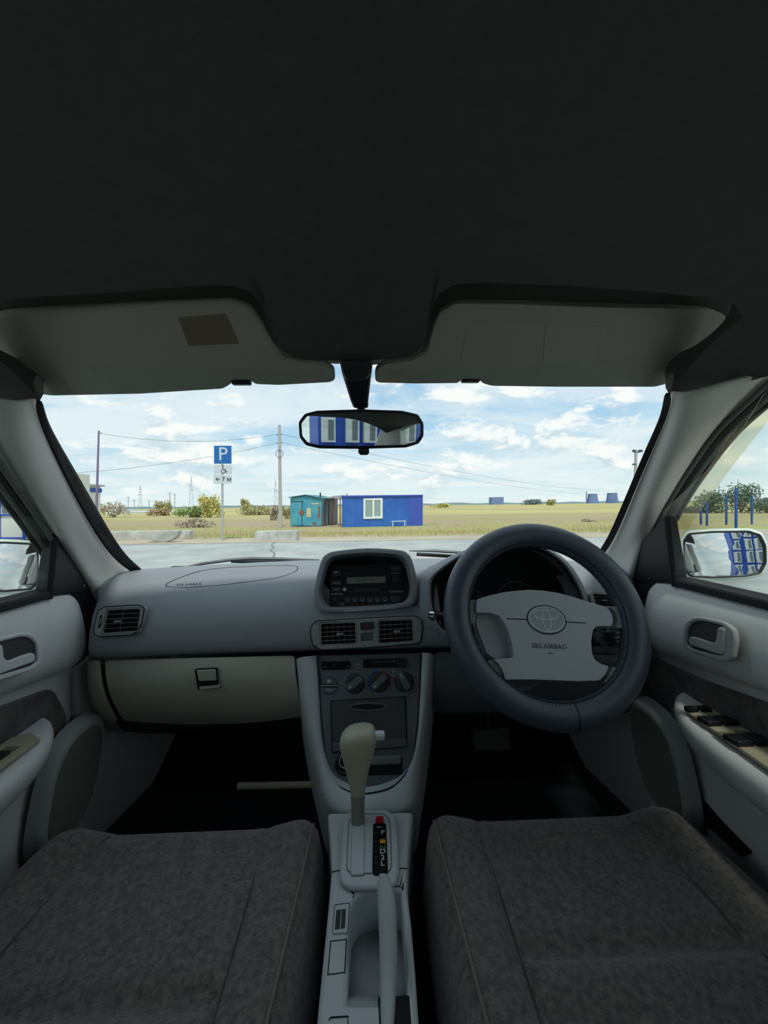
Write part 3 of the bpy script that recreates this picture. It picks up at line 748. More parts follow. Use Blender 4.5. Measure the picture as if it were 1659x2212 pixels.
for p in R1:
    zrel = p.z - EYE
    zb = min(zrel, -.150 + (zrel + .110) * .3) if zrel > -.19 else zrel
    R00.append(Vector((p.x * 1.02, p.y + .10, zrel - (zrel - zb) * .55 + EYE)))
    zb2 = min(zrel, -.186)
    R0.append(Vector((p.x * 1.06, p.y + .24, zb2 + EYE)))
bm = NB(); loft(bm, [R0, R00, R1, R1b, R2, R2b, R3], closed=True)
O('radio_pod', bm, M_dash, dash, sharp=70)
rad = thing('car_radio', 'black double-height car radio with grey display in the dash pod', 'radio', T(790, 1310, .96))
fpl2 = PL(rpl.p - rpl.n * .036, rpl.n)
slab('faceplate', fpl2, rp([(712, 1221), (870, 1217), (873, 1304), (712, 1310)], 4), .0, -.012, M_gloss, rad, bevel=.001)
U = lambda u, v: (640 + .1929 * u, 1160 + .1929 * v)
def rr_(u0, v0, u1, v1, r=2): return rp([U(u0, v0), U(u1, v0 - (u1 - u0) * .025), U(u1, v1 - (u1 - u0) * .025), U(u0, v1)], r, 2)
slab('display', fpl2, rr_(565, 452, 1000, 522), .0006, -.001, M_lcd, rad)
slab('disc_slot', fpl2, rr_(545, 362, 1040, 382, 1), .0008, -.001, M_cav, rad)
slab('disc_slot_lip', fpl2, rr_(520, 400, 1045, 408, 1), .0016, -.001, M_black, rad)
slab('tape_door', fpl2, rr_(640, 580, 930, 612, 1), .0012, -.001, M_black, rad, bevel=.0004)
for i in range(6):
    slab('preset_button', fpl2, rr_(540 + i * 84, 672, 606 + i * 84, 728), .0024, 0, mat('radio_button', s(40, 43, 47), .35), rad, bevel=.0006)
    slab('button_mark', fpl2, rr_(566 + i * 84, 712, 582 + i * 84, 720, .5), .0027, .002, M_grey_p, rad)
for a_, b_, c_, d_ in ((400, 380, 500, 440), (390, 488, 505, 540), (395, 562, 505, 612), (1060, 325, 1165, 380), (1055, 660, 1165, 730)):
    slab('button', fpl2, rr_(a_, b_, c_, d_), .0022, 0, mat('radio_button', s(40, 43, 47), .35), rad, bevel=.0006)
for u_, v_, r__ in ((1115, 465, 9), (445, 700, 7)):
    c = fpl2.hit(*U(u_, v_)); bm = NB(); lathe(bm, c, fpl2.n, [(r__ * .0011, -.001), (r__ * .0011, .006), (r__ * .0010, .0085), (r__ * .0006, .009)], 20); O('dial', bm, M_black, rad)
ux_ = Vector((1, 0, 0)); uy_ = rpl.n.cross(ux_)
if uy_.z < 0: uy_ = -uy_
def lab(name, body, u_, v_, sz, m_, par=rad, pl_=fpl2, lift=.0012):
    c = pl_.hit(*U(u_, v_), lift); text(name, body, c, ux_, uy_, sz, m_, par, .0002)
lab('lettering', 'AM FM', 450, 518, .0055, M_grey_p, lift=.0026); lab('lettering', 'DISC', 450, 588, .0055, M_grey_p, lift=.0026)
lab('lettering', 'PUSH/VOL', 1115, 406, .005, M_grey_p); lab('lettering', 'TUNE/TRACK', 1120, 612, .006, M_grey_p); lab('lettering', 'BASS/TREB', 450, 640, .006, M_grey_p)
lab('lettering', 'CD', 510, 752, .008, M_grey_p); lab('display_digits', '10:24   FM 1', 790, 484, .010, mat('lcd_digits', s(70, 74, 66), .5), lift=.0008)
bm = NB(); lathe(bm, fpl2.hit(*U(541, 587), .0006), fpl2.n, [(.0045, 0), (.0045, .0006)], 16); O('round_mark', bm, M_grey_p, rad)
slab('eject_mark', fpl2, rr_(422, 385, 462, 405, 1), .0028, .002, M_grey_p, rad)

# instrument binnacle
BO = [(966, 1366), (946, 1347), (934, 1312), (931, 1270), (938, 1246), (978, 1214), (1030, 1187), (1090, 1174), (1140, 1177), (1178, 1190), (1215, 1217), (1241, 1254), (1257, 1292), (1264, 1340), (1240, 1388), (1100, 1398), (1000, 1388)]
BO = [(p.x, p.y) for p in spline(BO, 3, closed=True)]
bpl = plane3(T(960, 1395, .862), T(1240, 1395, .862), T(1090, 1175, .895))
cB = (1098, 1290)
r_in = [bpl.hit(x, y, 0) for x, y in BO]
r_lip = [bpl.hit(cB[0] + (x - cB[0]) * 1.03, cB[1] + (y - cB[1]) * 1.035, .004) for x, y in BO]
r_out = [bpl.hit(cB[0] + (x - cB[0]) * 1.085, cB[1] + (y - cB[1]) * 1.07, -.008) for x, y in BO]
r_deep = [bpl.hit(cB[0] + (x - cB[0]) * .93, cB[1] + (y - cB[1]) * .93, -.10) for x, y in BO]
r_b1, r_b2 = [], []
for p in r_out:
    zrel = p.z - EYE; k = max(0, min(1, (zrel + .26) / .16))
    r_b1.append(Vector((p.x + (p.x - .33) * .10, p.y + .03 + .11 * k, zrel - .035 * k + EYE)))
    r_b2.append(Vector((p.x + (p.x - .33) * .22, p.y + .05 + .24 * k, (min(zrel, -.190) if zrel > -.26 else zrel) + EYE)))
bm = NB(); loft(bm, [r_b2, r_b1, r_out, r_lip, r_in], closed=True)
O('binnacle_hood', bm, M_dash, dash, sharp=70)
bm = NB(); loft(bm, [r_in, r_deep], closed=True); O('binnacle_lining', bm, M_cav, dash, sharp=70)
bm = NB(); prism(bm, [p + Vector((0, -.002, 0)) for p in r_deep], [p + Vector((0, .01, 0)) for p in r_deep]); ic = O('instrument_cluster', bm, M_cav, dash)
ipl = PL(bpl.p - bpl.n * .096, bpl.n)
iy = bpl.n.cross(ux_); iy = -iy if iy.z < 0 else iy
def arc_ring(name, cx, cy, r_, a0, a1, m_, w=.0011):
    c = ipl.hit(cx, cy); bm = NB()
    tube(bm, [c + ux_ * math.cos(R(a)) * r_ + iy * math.sin(R(a)) * r_ for a in range(a0, a1 + 1, 6)], w, 6); O(name, bm, m_, ic)
    return c
dimw = mat('gauge_print', s(96, 102, 108), .6)
for cx, cy, r_, txt in ((1115, 1300, .050, ('2', '4', '6', '8')), (1010, 1318, .052, ('100', '120', '140', '160', '180')), (1195, 1305, .03, ('E', 'F'))):
    c = arc_ring('gauge_ring', cx, cy, r_, 10, 170, dimw)
    for i, tx in enumerate(txt):
        a = R(150 - 120 * i / (len(txt) - 1)) if txt[0] != '100' else R(95 - 85 * i / 4)
        text('gauge_number', tx, c + (ux_ * math.cos(a) + iy * math.sin(a)) * r_ * .82 + ipl.n * .001, ux_, iy, .008, dimw, ic, .0003)
    for k in range(13):
        a = R(15 + 150 * k / 12); bm = NB()
        tube(bm, [c + (ux_ * math.cos(a) + iy * math.sin(a)) * r_ * .93, c + (ux_ * math.cos(a) + iy * math.sin(a)) * r_ * .99], .0007, 4); O('tick', bm, dimw, ic)

# driver's knee panel, column shroud, stalks
g = []
for y, d in ((1408, .905), (1430, .892), (1480, .89), (1520, .905), (1545, .94)):
    g.append([(x, y - (x - 940) * .012, d - .01 * math.sin(math.pi * (x - 935) / 440)) for x in (935, 960, 1050, 1200, 1330, 1375)])
pxsurf('knee_panel', g, M_stack, dash, sub=2, solid=.01)  # panel lies in shadow, painted in by the dark stack plastic
WC = T(1177, 1333, .752)                       # wheel hub
TILT = R(27)
Wn = Vector((0, -math.cos(TILT), math.sin(TILT)))
Wup0 = Vector((0, math.sin(TILT), math.cos(TILT)))
bm = NB(); rows = []
for k, w, h in ((-.050, .052, .050), (-.09, .056, .055), (-.16, .060, .062), (-.26, .05, .06)):
    c = WC + Wn * k + Vector((0, 0, -.02))
    rows.append([c + ux_ * w * math.copysign(abs(math.cos(R(a))) ** .6, math.cos(R(a))) + Wup0 * h * math.copysign(abs(math.sin(R(a))) ** .6, math.sin(R(a))) for a in range(0, 360, 15)])
loft(bm, rows, closed=True, cap=True)
cs = thing('steering_column', 'dark steering column shroud with ignition and stalks behind the wheel', 'steering column', WC + Wn * -.15)
O('shroud', bm, M_stack, cs)
bm = NB(); tube(bm, [WC + Wn * -.07 + ux_ * -.03, WC + Wn * -.08 + ux_ * -.12 + Wup0 * .01, WC + Wn * -.075 + ux_ * -.20 + Wup0 * .022], [.006, .008, .010], 10); O('stalk', bm, M_black, cs)
c = WC + Wn * -.075 + ux_ * -.205 + Wup0 * .022
bm = NB(); lathe(bm, c, (-1, 0, 0), [(.010, 0), (.0105, .004), (.009, .010), (.004, .012)], 14); O('stalk_tip', bm, M_chrome, cs)
bm = NB(); tube(bm, [WC + Wn * -.07 + ux_ * .03, WC + Wn * -.08 + ux_ * .10 + Wup0 * -.01, WC + Wn * -.075 + ux_ * .155 + Wup0 * -.012], [.006, .008, .009], 10); O('stalk', bm, M_black, cs)
spl = PL(WC + Wn * -.055, Wn)
slab('light_switch', spl, rp([(1321, 1362), (1346, 1364), (1350, 1392), (1322, 1391)], 4), .006, -.02, M_black, cs, bevel=.003)
for y in (1368, 1377, 1386): text('switch_print', {1368: '==', 1377: '-OFF-', 1386: 'O'}[y], spl.hit(1334, y, .0065), ux_, Wup0, .007, M_white_p, cs, .0003)
bm = NB(); c = spl.hit(1300, 1378, -.03); lathe(bm, c, Wn, [(.024, -.03), (.024, .012), (.021, .016), (.010, .016), (.010, .012)], 24); O('ignition_barrel', bm, M_stack, cs)
bm = NB(); c = spl.hit(1040, 1365, -.02); lathe(bm, c, Wn, [(.012, -.01), (.012, .01), (.008, .014)], 16); O('column_bolt', bm, M_chrome, cs)
slab('shroud_ledge', spl, rp([(1285, 1396), (1342, 1399), (1340, 1412), (1288, 1410)], 2), .0, -.03, M_stack, cs, bevel=.002)
slab('shroud_ledge', spl, rp([(1288, 1418), (1336, 1420), (1334, 1432), (1292, 1432)], 2), -.004, -.03, M_spoke, cs, bevel=.002)
bm = NB(); tube(bm, [spl.hit(1110, 1492, -.06), spl.hit(1140, 1488, -.04), spl.hit(1160, 1478, -.035), spl.hit(1172, 1468, -.03)], [.010, .010, .008, .005], 10, flat=.5); O('tilt_lever', bm, M_stack, cs)

# ================================================================ STEERING WHEEL
TURN = R(-3.4)
Wx = (ux_ * math.cos(TURN) + Wup0 * math.sin(TURN)); Wy = (Wup0 * math.cos(TURN) - ux_ * math.sin(TURN))
sw_ = thing('steering_wheel', 'four-spoke steering wheel in a stitched dark leather cover', 'steering wheel', WC)
def wp(r_, a, h=0): return WC + (Wx * math.cos(a) + Wy * math.sin(a)) * r_ + Wn * h
MR, TR_ = .1725, .0255
bm = NB(); tube(bm, [wp(MR, 2 * math.pi * i / 72) for i in range(72)], TR_, 20, closed=True, cap=False)
rim = O('rim_cover', bm, M_rim, sw_)
bm = NB(); tube(bm, [wp(MR - TR_ * .82, 2 * math.pi * i / 72, .0145) for i in range(72)], .0013, 6, closed=True); O('cover_seam', bm, M_stitch, rim)
random.seed(3)
for i in range(44):
    a = R(-115 + i * 100 / 44)
    bm = NB(); tube(bm, [wp(MR - TR_ * 1.0, a, .004), wp(MR - TR_ * .84, a + R(.9), .0138), wp(MR - TR_ * .62, a + R(.6), .0195)], .0011, 5); O('stitch', bm, M_rim, rim)
bm = NB(); tube(bm, [wp(MR + TR_ * 1.006 * math.cos(R(q)), R(-83) + R(q * .01), TR_ * 1.006 * math.sin(R(q))) for q in range(20, 181, 10)], .0009, 5); O('cover_joint', bm, M_stitch, rim)
wpl = PL(WC, Wn)
E = lambda u, v: (900 + .3134 * u, 1120 + .3134 * v)
pad_uv = [(415, 556), (500, 530), (600, 508), (700, 496), (790, 491), (880, 497), (980, 513), (1080, 540), (1180, 573), (1270, 598), (1318, 620), (1345, 655), (1356, 700), (1345, 742), (1290, 742), (1235, 745), (1215, 775), (1204, 850), (1210, 930), (1230, 975), (1275, 1003), (1326, 1020), (1310, 1060), (1280, 1100), (1255, 1118), (1100, 1122), (950, 1116), (800, 1110), (680, 1110), (610, 1112), (604, 1080), (588, 1035), (560, 995), (526, 972), (590, 965), (668, 958), (664, 900), (645, 820), (615, 735), (565, 668), (500, 650), (412, 650), (410, 600)]
pad = [E(*p) for p in pad_uv]
slab('airbag_pad', wpl, rp(pad, 3, 2), .010, -.028, M_pad, sw_, bevel=.011, bseg=5)
# recessed skirt of the pad between the spokes
sk = [E(*p) for p in ((412, 640), (560, 650), (640, 720), (690, 970), (560, 985), (480, 930), (430, 800), (408, 730))]
slab('pad_skirt', wpl, rp(sk, 3, 2), -.012, -.035, M_pad, sw_, bevel=.006, bseg=3)
for nm, q in (('a', [(330, 570), (408, 556), (410, 660), (405, 730), (338, 715)]), ('b', [(1310, 605), (1420, 600), (1440, 760), (1345, 755), (1362, 700), (1345, 650)]), ('c', [(470, 985), (526, 972), (585, 1035), (606, 1112), (540, 1090)]), ('d', [(1330, 1022), (1420, 1040), (1345, 1120), (1262, 1130), (1290, 1100)])):
    pq = [E(*p) for p in q]
    cx_, cy_ = E(800, 820)
    ext_ = [(x + (x - cx_) * .05 if i in (() if 0 else range(len(pq))) and ((x - cx_) ** 2 + (y - cy_) ** 2) > 150 ** 2 else x, y) for i, (x, y) in enumerate(pq)]
    slab('spoke', wpl, rp(ext_, 3, 2), .004, -.024, M_spoke, sw_, bevel=.006, bseg=3)
# emblem: oval ring with two ovals inside, and the lines beside it
ec = wpl.hit(*E(895, 697), .0102)
def ell(cx, cy, rx, ry, w, name, par):
    bm = NB(); tube(bm, [ec + Wx * (cx + rx * math.cos(2 * math.pi * i / 40)) + Wy * (cy + ry * math.sin(2 * math.pi * i / 40)) for i in range(40)], w, 8, closed=True)
    return O(name, bm, M_emb, par)
bm = NB(); n_ = 40
prism(bm, [ec + Wx * .0345 * math.cos(2 * math.pi * i / n_) + Wy * .0245 * math.sin(2 * math.pi * i / n_) + Wn * .0008 for i in range(n_)], [ec + Wx * .0345 * math.cos(2 * math.pi * i / n_) + Wy * .0245 * math.sin(2 * math.pi * i / n_) - Wn * .001 for i in range(n_)])
em = O('emblem_plate', bm, mat('emblem_field', s(150, 154, 158), .5), sw_)
ell(0, 0, .0335, .0235, .0022, 'outer_oval', em)
ell(0, .0085, .0235, .0095, .0017, 'wide_oval', em)
ell(0, -.001, .0078, .0195, .0017, 'tall_oval', em)
bm = NB(); tube(bm, [ec + Wx * .0372 * math.cos(2 * math.pi * i / 40) + Wy * .0268 * math.sin(2 * math.pi * i / 40) - Wn * .0004 for i in range(40)], .0011, 6, closed=True); O('emblem_gap', bm, M_gap, sw_)
for q in ([(620, 690), (775, 697)], [(1028, 712), (1165, 721)]):
    bm = NB(); tube(bm, [wpl.hit(*E(*p), .0098) for p in q], .0011, 6); O('pad_line', bm, M_gap, sw_)
text('airbag_lettering', 'SRS AIRBAG', wpl.hit(*E(915, 880), .0104), Wx, Wy, .0125, M_dark_p, sw_, .0003)
bm = NB(); tube(bm, [wpl.hit(*E(820, 890), .0102), wpl.hit(*E(1012, 893), .0102)], .0005, 5); O('lettering_line', bm, M_dark_p, sw_)
slab('airbag_mark', wpl, rp([E(905, 922), E(940, 924), E(938, 934), E(908, 932)], 1), .0106, .010, M_dark_p, sw_)

# ================================================================ CENTRE CONSOLE AND CONTROL STACK
con = thing('centre_console', 'pale grey centre console between the seats with selector plate and brake recess', 'console', V(0, .6, -.81))
U1 = [(686, 1416, .893), (690, 1470, .88), (694, 1530, .865), (699, 1590, .845), (706, 1640, .822), (721, 1688, .79), (757, 1711, .772), (792, 1714, .768), (832, 1706, .773), (858, 1692, .785), (878, 1668, .80), (893, 1636, .825), (902, 1560, .85), (907, 1480, .875), (910, 1410, .893)]
U2 = [(664, 1418, .885), (670, 1470, .872), (677, 1530, .856), (686, 1600, .832), (698, 1655, .805), (714, 1705, .775), (741, 1739, .750), (795, 1742, .748), (848, 1737, .751), (872, 1715, .768), (887, 1672, .795), (900, 1625, .815), (912, 1555, .845), (918, 1480, .868), (922, 1410, .885)]
U3 = [(638, 1420, .892), (645, 1470, .878), (655, 1530, .864), (670, 1600, .842), (685, 1660, .812), (697, 1712, .782), (709, 1762, .745), (795, 1772, .738), (893, 1760, .745), (901, 1712, .782), (908, 1660, .812), (918, 1600, .842), (928, 1530, .864), (935, 1470, .878), (940, 1412, .892)]
rows = [[T(*p) for p in U] for U in (U1, U2, U3)]
def pushed(P, dx, dy, dz): return [p + Vector((math.copysign(dx, i - 7) if abs(i - 7) > 1 else 0, dy, dz)) for i, p in enumerate(P)]
rows = [[p + Vector((0, .022, -.004)) for p in rows[0]]] + rows + [pushed(rows[2], .008, .03, -.03), pushed(rows[2], .012, .12, -.22)]
bm = NB(); loft(bm, rows); O('stack_surround', bm, M_cons, con, sub=2)
bm = NB(); tube(bm, [T(x, y, d + .001) for x, y, d in [tuple(p) for p in spline(U1, 3)]], .0014, 6); O('surround_gap', bm, M_gap, con)
cpl = PL(V(0, .65, -.588), (0, 0, 1))
out_px = [(707, 1756), (712, 1800), (716, 1880), (708, 1970), (695, 2097), (681, 2240), (655, 2450), (930, 2450), (907, 2240), (897, 2097), (888, 1990), (880, 1925), (880, 1880), (886, 1800), (893, 1754)]
hole_px = rp([(756, 2000), (758, 1962), (768, 1940), (786, 1927), (808, 1922), (866, 1922), (872, 1990), (877, 2090), (877, 2168), (750, 2168)], 4, 3)
plate('console_top', [[cpl.hit(x, y) for x, y in out_px], [cpl.hit(x, y) for x, y in hole_px]], (0, 0, -.20), M_cons, con, bevel=.006, bseg=3)
bm = NB(); loft(bm, [[V(x, y, z) for x in (-.038, .043)] for y, z in ((.62, -.652), (.56, -.650), (.52, -.640), (.49, -.620), (.472, -.600), (.46, -.589), (.44, -.588))]); O('brake_recess', bm, M_rec, con, sub=2, solid=.004)
# side seams of the console
for a_, b_ in (((716, 1884), (735, 1880)), ((862, 1876), (879, 1876))):
    bm = NB(); tube(bm, [cpl.hit(*a_, .0002), cpl.hit(*b_, .0002)], .0008, 5); O('seam', bm, M_gap, con)
# little switch and blanking lid left of the lever
K = lambda u, v: (660 + .1808 * u, 1880 + .1808 * v)
q = [K(350, 415), K(520, 392), K(500, 740), K(325, 752)]
plate('switch_bezel', [[cpl.hit(x, y, .002) for x, y in q], [cpl.hit(x, y, .002) for x, y in [K(368, 472), K(484, 458), K(470, 690), K(350, 708)]]], (0, 0, -.005), M_cons, con, bevel=.0006)
bm = NB(); tube(bm, [cpl.hit(x, y, .0004) for x, y in q], .0009, 5, closed=True); O('seam', bm, M_gap, con)
slab('heater_switch', cpl, [K(366, 470), K(486, 456), K(472, 692), K(348, 710)], .0008, -.003, M_black, con)
slab('switch_ridge', cpl, [K(424, 480), K(432, 480), K(420, 698), K(410, 700)], .002, 0, M_grey_p, con)
bm = NB(); tube(bm, [cpl.hit(*K(*p), .0003) for p in ((300, 848), (490, 825), (470, 1220), (265, 1248))], .0008, 5, closed=True); O('blanking_lid_seam', bm, M_gap, con)
bm = NB(); tube(bm, [cpl.hit(*K(*p), .0003) for p in ((280, 1790), (300, 1760), (508, 1745), (504, 1900))], .0008, 5); O('seam', bm, M_gap, con)
slab3('lever_slot', [V(.002, .462, -.5872), V(.040, .462, -.5872), V(.040, .36, -.5872), V(.004, .36, -.5872)], (0, 0, -.004), M_cav, con, bevel=.004)
# selector plate
J = lambda u, v: (660 + .1808 * u, 1540 + .1808 * v)
slab('selector_frame', cpl, rp([J(450, 1235), J(560, 1150), J(960, 1140), J(1080, 1210), J(1110, 1500), J(1118, 1900), J(1080, 2020), J(980, 2068), J(560, 2082), J(440, 2030), J(402, 1930), J(430, 1500)], 8), .010, 0, M_cons, con, bevel=.005, bseg=3)
spi = [J(520, 1300), J(580, 1212), J(930, 1205), J(1000, 1270), J(1020, 1600), J(1022, 1850), J(985, 1905), J(560, 1925), J(495, 1870), J(505, 1600)]
slab('selector_plate', cpl, rp(spi, 5), .0115, .004, M_cons, con, bevel=.001)
bm = NB(); tube(bm, [cpl.hit(x, y, .0108) for x, y in rp(spi, 5)], .0009, 5, closed=True); O('selector_seam', bm, mat('soft_gap', s(96, 100, 102), .7), con)
slt = rp([J(552, 1340), J(712, 1330), J(700, 1905), J(690, 1935), J(550, 1940), J(538, 1910)], 5)
slab('slot_frame', cpl, slt, .0122, .006, M_rec, con)
slab('slot_cover', cpl, [(771.5 + (x - 771.5) * .9, 1835 + (y - 1835) * .97) for x, y in slt], .0128, .006, M_cons, con)
slab('indicator_window', cpl, rp([J(808, 1318), J(962, 1314), J(985, 1880), J(965, 1925), J(820, 1925), J(797, 1890)], 4), .0130, .006, M_gloss, con, bevel=.0008)
for L_, v_, m_ in (('P', 1428, M_white_p), ('R', 1535, M_orange_p), ('N', 1608, mat('dim_green_print', s(90, 130, 112), .5)), ('D', 1655, M_white_p), ('2', 1728, M_white_p), ('L', 1800, M_white_p)):
    text('gear_letter', L_, cpl.hit(*J(922, v_), .0132), (1, 0, 0), (0, 1, 0), .0125, m_, con, .0002, sx=1.15)
slab('reverse_mark', cpl, rp([J(888, 1518), J(955, 1512), J(955, 1555), J(890, 1558)], 1), .0131, .012, M_orange_p, con)
for v_ in (1430, 1535, 1590, 1655, 1722, 1790):
    slab('gear_tick', cpl, [J(822, v_ - 4), J(855, v_ - 5), J(855, v_ + 5), J(822, v_ + 5)], .0132, .012, M_dark_p, con)
slab('small_print', cpl, [J(852, 1358), J(912, 1356), J(912, 1366), J(852, 1368)], .0132, .012, M_grey_p, con)
slab('shift_lock_button', cpl, rp([J(842, 1232), J(930, 1226), J(934, 1288), J(836, 1286)], 2), .018, .008, M_red, con, bevel=.0012)

# dark control panel
stk = thing('control_stack', 'dark grey centre panel with clock, heater dials and ashtray', 'control panel', T(797, 1690, .80))
ppl = plane3(T(690, 1420, .903), T(905, 1414, .903), T(797, 1700, .797))
slab('panel', ppl, [(p[0], p[1]) for p in U1], .0, -.012, M_stack, stk, bevel=.002)
B2 = lambda u, v: (640 + .1929 * u, 1380 + .1929 * v)
pux = Vector((1, 0, 0)); puy = ppl.n.cross(pux); puy = -puy if puy.z < 0 else puy
def q4(u0, v0, u1, v1, r=3, k=-.03): return rp([B2(u0, v0), B2(u1, v0 + (u1 - u0) * k), B2(u1, v1 + (u1 - u0) * k), B2(u0, v1)], r, 3)
slab('clock_window', ppl, q4(282, 255, 610, 350, 6), .0015, -.002, M_gloss, stk, bevel=.0006)
text('clock_digits', '2', ppl.hit(*B2(420, 292), .0018), pux, puy, .010, M_dark_p, stk, .0002)
for u in (325, 588): slab('clock_button', ppl, circ(*B2(u, 310), 2.2, n=12), .003, 0, M_stack, stk)
slab('lever_slot', ppl, q4(748, 228, 1190, 330, 5), .0008, -.002, M_cav, stk)
slab('lever_slot_bar', ppl, q4(850, 250, 1110, 270, 1), .0018, -.002, M_drawer, stk)
slab('lever_knob', ppl, q4(1130, 225, 1225, 320, 2), .008, 0, M_black, stk, bevel=.0015)
text('print_mark', 'o', ppl.hit(*B2(1105, 245), .002), pux, puy, .008, M_grey_p, stk, .0002)
for u, v in ((695, 283), (1300, 245)): slab('print_mark', ppl, rp([B2(u - 30, v + 8), B2(u, v - 10), B2(u + 30, v + 6), B2(u, v + 2)], 1, 2), .0004, -.001, M_grey_p, stk)
# rear-window button, split in two halves
cx, cy = B2(366, 520)
slab('button_well', ppl, circ(cx, cy, 19.5, n=28), .0006, -.002, M_gap, stk)
slab('demist_button', ppl, [(cx + 18 * math.cos(R(a)), cy - 1.5 + 17 * math.sin(R(a))) for a in range(180, 361, 15)], .005, 0, mat('stack_button', s(84, 92, 96), .4), stk, bevel=.002)
slab('lower_button', ppl, [(cx + 18 * math.cos(R(a)), cy + 5 + 14 * math.sin(R(a))) for a in range(0, 181, 15)], .0035, 0, mat('stack_button', s(84, 92, 96), .4), stk, bevel=.002)
slab('button_band', ppl, [(cx - 18.5, cy - .5), (cx + 18.5, cy - 1.5), (cx + 18.5, cy + 2.0), (cx - 18.5, cy + 3.0)], .003, 0, M_slat, stk)
slab('demist_icon', ppl, rp([(cx - 4, cy - 12), (cx + 4, cy - 12.4), (cx + 4, cy - 6), (cx - 4, cy - 5.6)], 1, 2), .0054, .004, M_grey_p, stk)
text('button_print', 'REAR', ppl.hit(cx, cy + 10, .0038), pux, puy, .006, M_grey_p, stk, .0002)
def dial(u, v, ang, r_=.0195, pointer=M_white_p):
    c = ppl.hit(*B2(u, v)); bm = NB()
    lathe(bm, c, ppl.n, [(r_ * 1.08, -.001), (r_ * 1.08, .002), (r_, .004), (r_ * .97, .008), (r_ * .86, .0095)], 32); dk = O('dial', bm, mat('dial_black', s(44, 50, 50), .4), stk)
    a = R(ang); dx = pux * math.cos(a) + puy * math.sin(a); dy = -pux * math.sin(a) + puy * math.cos(a)
    bm = NB(); rows = []
    for h, lx, ly in ((.006, .0205, .0085), (.016, .020, .0075), (.020, .0185, .0062)):
        rows.append([c + ppl.n * h + dx * lx * p + dy * ly * q_ for p, q_ in ((-1, -.7), (-.85, -1), (.85, -1), (1, -.7), (1, .7), (.85, 1), (-.85, 1), (-1, .7))])
    loft(bm, rows, closed=True, cap=True); gk = O('grip', bm, mat('dial_grip', s(84, 94, 92), .45), dk, bevel=.0012)
    bm = NB(); box(bm, c + ppl.n * .0204 + dx * .013, (.008, .0016, .0008), Matrix((dx, dy, ppl.n)).transposed()); O('pointer', bm, pointer, gk)
    return c
c1_ = dial(660, 500, 215); c2_ = dial(930, 485, 220); c3_ = dial(1205, 475, 120)
bm = NB(); ring = lambda a0, a1, c: [c + (pux * math.cos(R(a)) + puy * math.sin(R(a))) * .0245 + ppl.n * .0004 for a in range(a0, a1 + 1, 6)]
tube(bm, ring(96, 228, c2_), .0013, 6); O('cold_arc', bm, M_blue_p, stk)
bm = NB(); tube(bm, ring(-40, 84, c2_), .0013, 6); O('hot_arc', bm, M_red_p, stk)
bm = NB(); tube(bm, [c3_ + (pux * math.cos(R(a)) + puy * math.sin(R(a))) * .0225 + ppl.n * .0004 for a in range(-120, 10, 8)], .0007, 6); O('dial_arc', bm, M_dark_p, stk)
for u, v, tx in ((545, 437, 'v'), (665, 380, 'Y'), (778, 442, 'W'), (545, 583, '.i'), (772, 580, 'w'), (1090, 360, '#'), (1148, 370, 'LO'), (1210, 353, '.'), (1270, 366, '.'), (1315, 404, 'HI'), (1090, 412, 'OFF')):
    text('dial_print', tx, ppl.hit(*B2(u, v), .0006), pux, puy, .0075 if len(tx) < 2 else .0055, M_grey_p, stk, .0002)
# ashtray drawer
dq = [B2(380, 690), B2(1230, 642), B2(1245, 1215), B2(395, 1282)]
slab('drawer_gap', ppl, rp(dq, 3), .0004, -.002, M_cav, stk)
dcx, dcy = B2(812, 957)
slab('ashtray_drawer', ppl, rp([(dcx + (x - dcx) * .975, dcy + (y - dcy) * .965) for x, y in dq], 3), .004, -.001, M_drawer, stk, bevel=.0015)
slab('drawer_sill', ppl, rp([B2(402, 1172), B2(1235, 1118), B2(1240, 1208), B2(402, 1270)], 2), .007, .002, mat('drawer_sill', s(86, 86, 92), .5), stk, bevel=.0012)
gx_, gy_ = B2(805, 762)
bm = NB(); tube(bm, [ppl.hit(gx_ + 40 * math.cos(R(a)), gy_ + 8 * math.sin(R(a)) - .03 * 40 * math.cos(R(a)), .0042) for a in range(0, 360, 10)], .0016, 6, closed=True); O('drawer_grip_ring', bm, M_stack, stk)
slab('drawer_grip', ppl, circ(gx_, gy_, 36, 5.5, 24), .0043, .003, M_cav, stk)
# lighter socket and coin slot
lx, ly = B2(545, 1400)
c = ppl.hit(lx, ly)
bm = NB(); lathe(bm, c, ppl.n, [(.0215, -.001), (.0215, .003), (.0185, .004), (.0175, -.0005)], 32, cap=False); O('lighter_ring', bm, M_black, stk)
slab('lighter_well', ppl, circ(lx, ly, 19, n=28), .0006, -.001, M_cav, stk)
bm = NB(); c = ppl.hit(*B2(550, 1368), .004); tube(bm, [c + (pux * math.cos(R(a)) + puy * math.sin(R(a))) * .0125 for a in range(0, 360, 12)], .0009, 6, closed=True); O('lighter_chrome', bm, M_chrome, stk)
slab('coin_tray_well', ppl, q4(800, 1340, 1190, 1530, 3, -.02), .0008, -.001, M_cav, stk)
slab('coin_tray_lid', ppl, q4(812, 1318, 1172, 1420, 5, -.04), .009, .002, mat('tray_lid', s(104, 112, 112), .5), stk, bevel=.003)

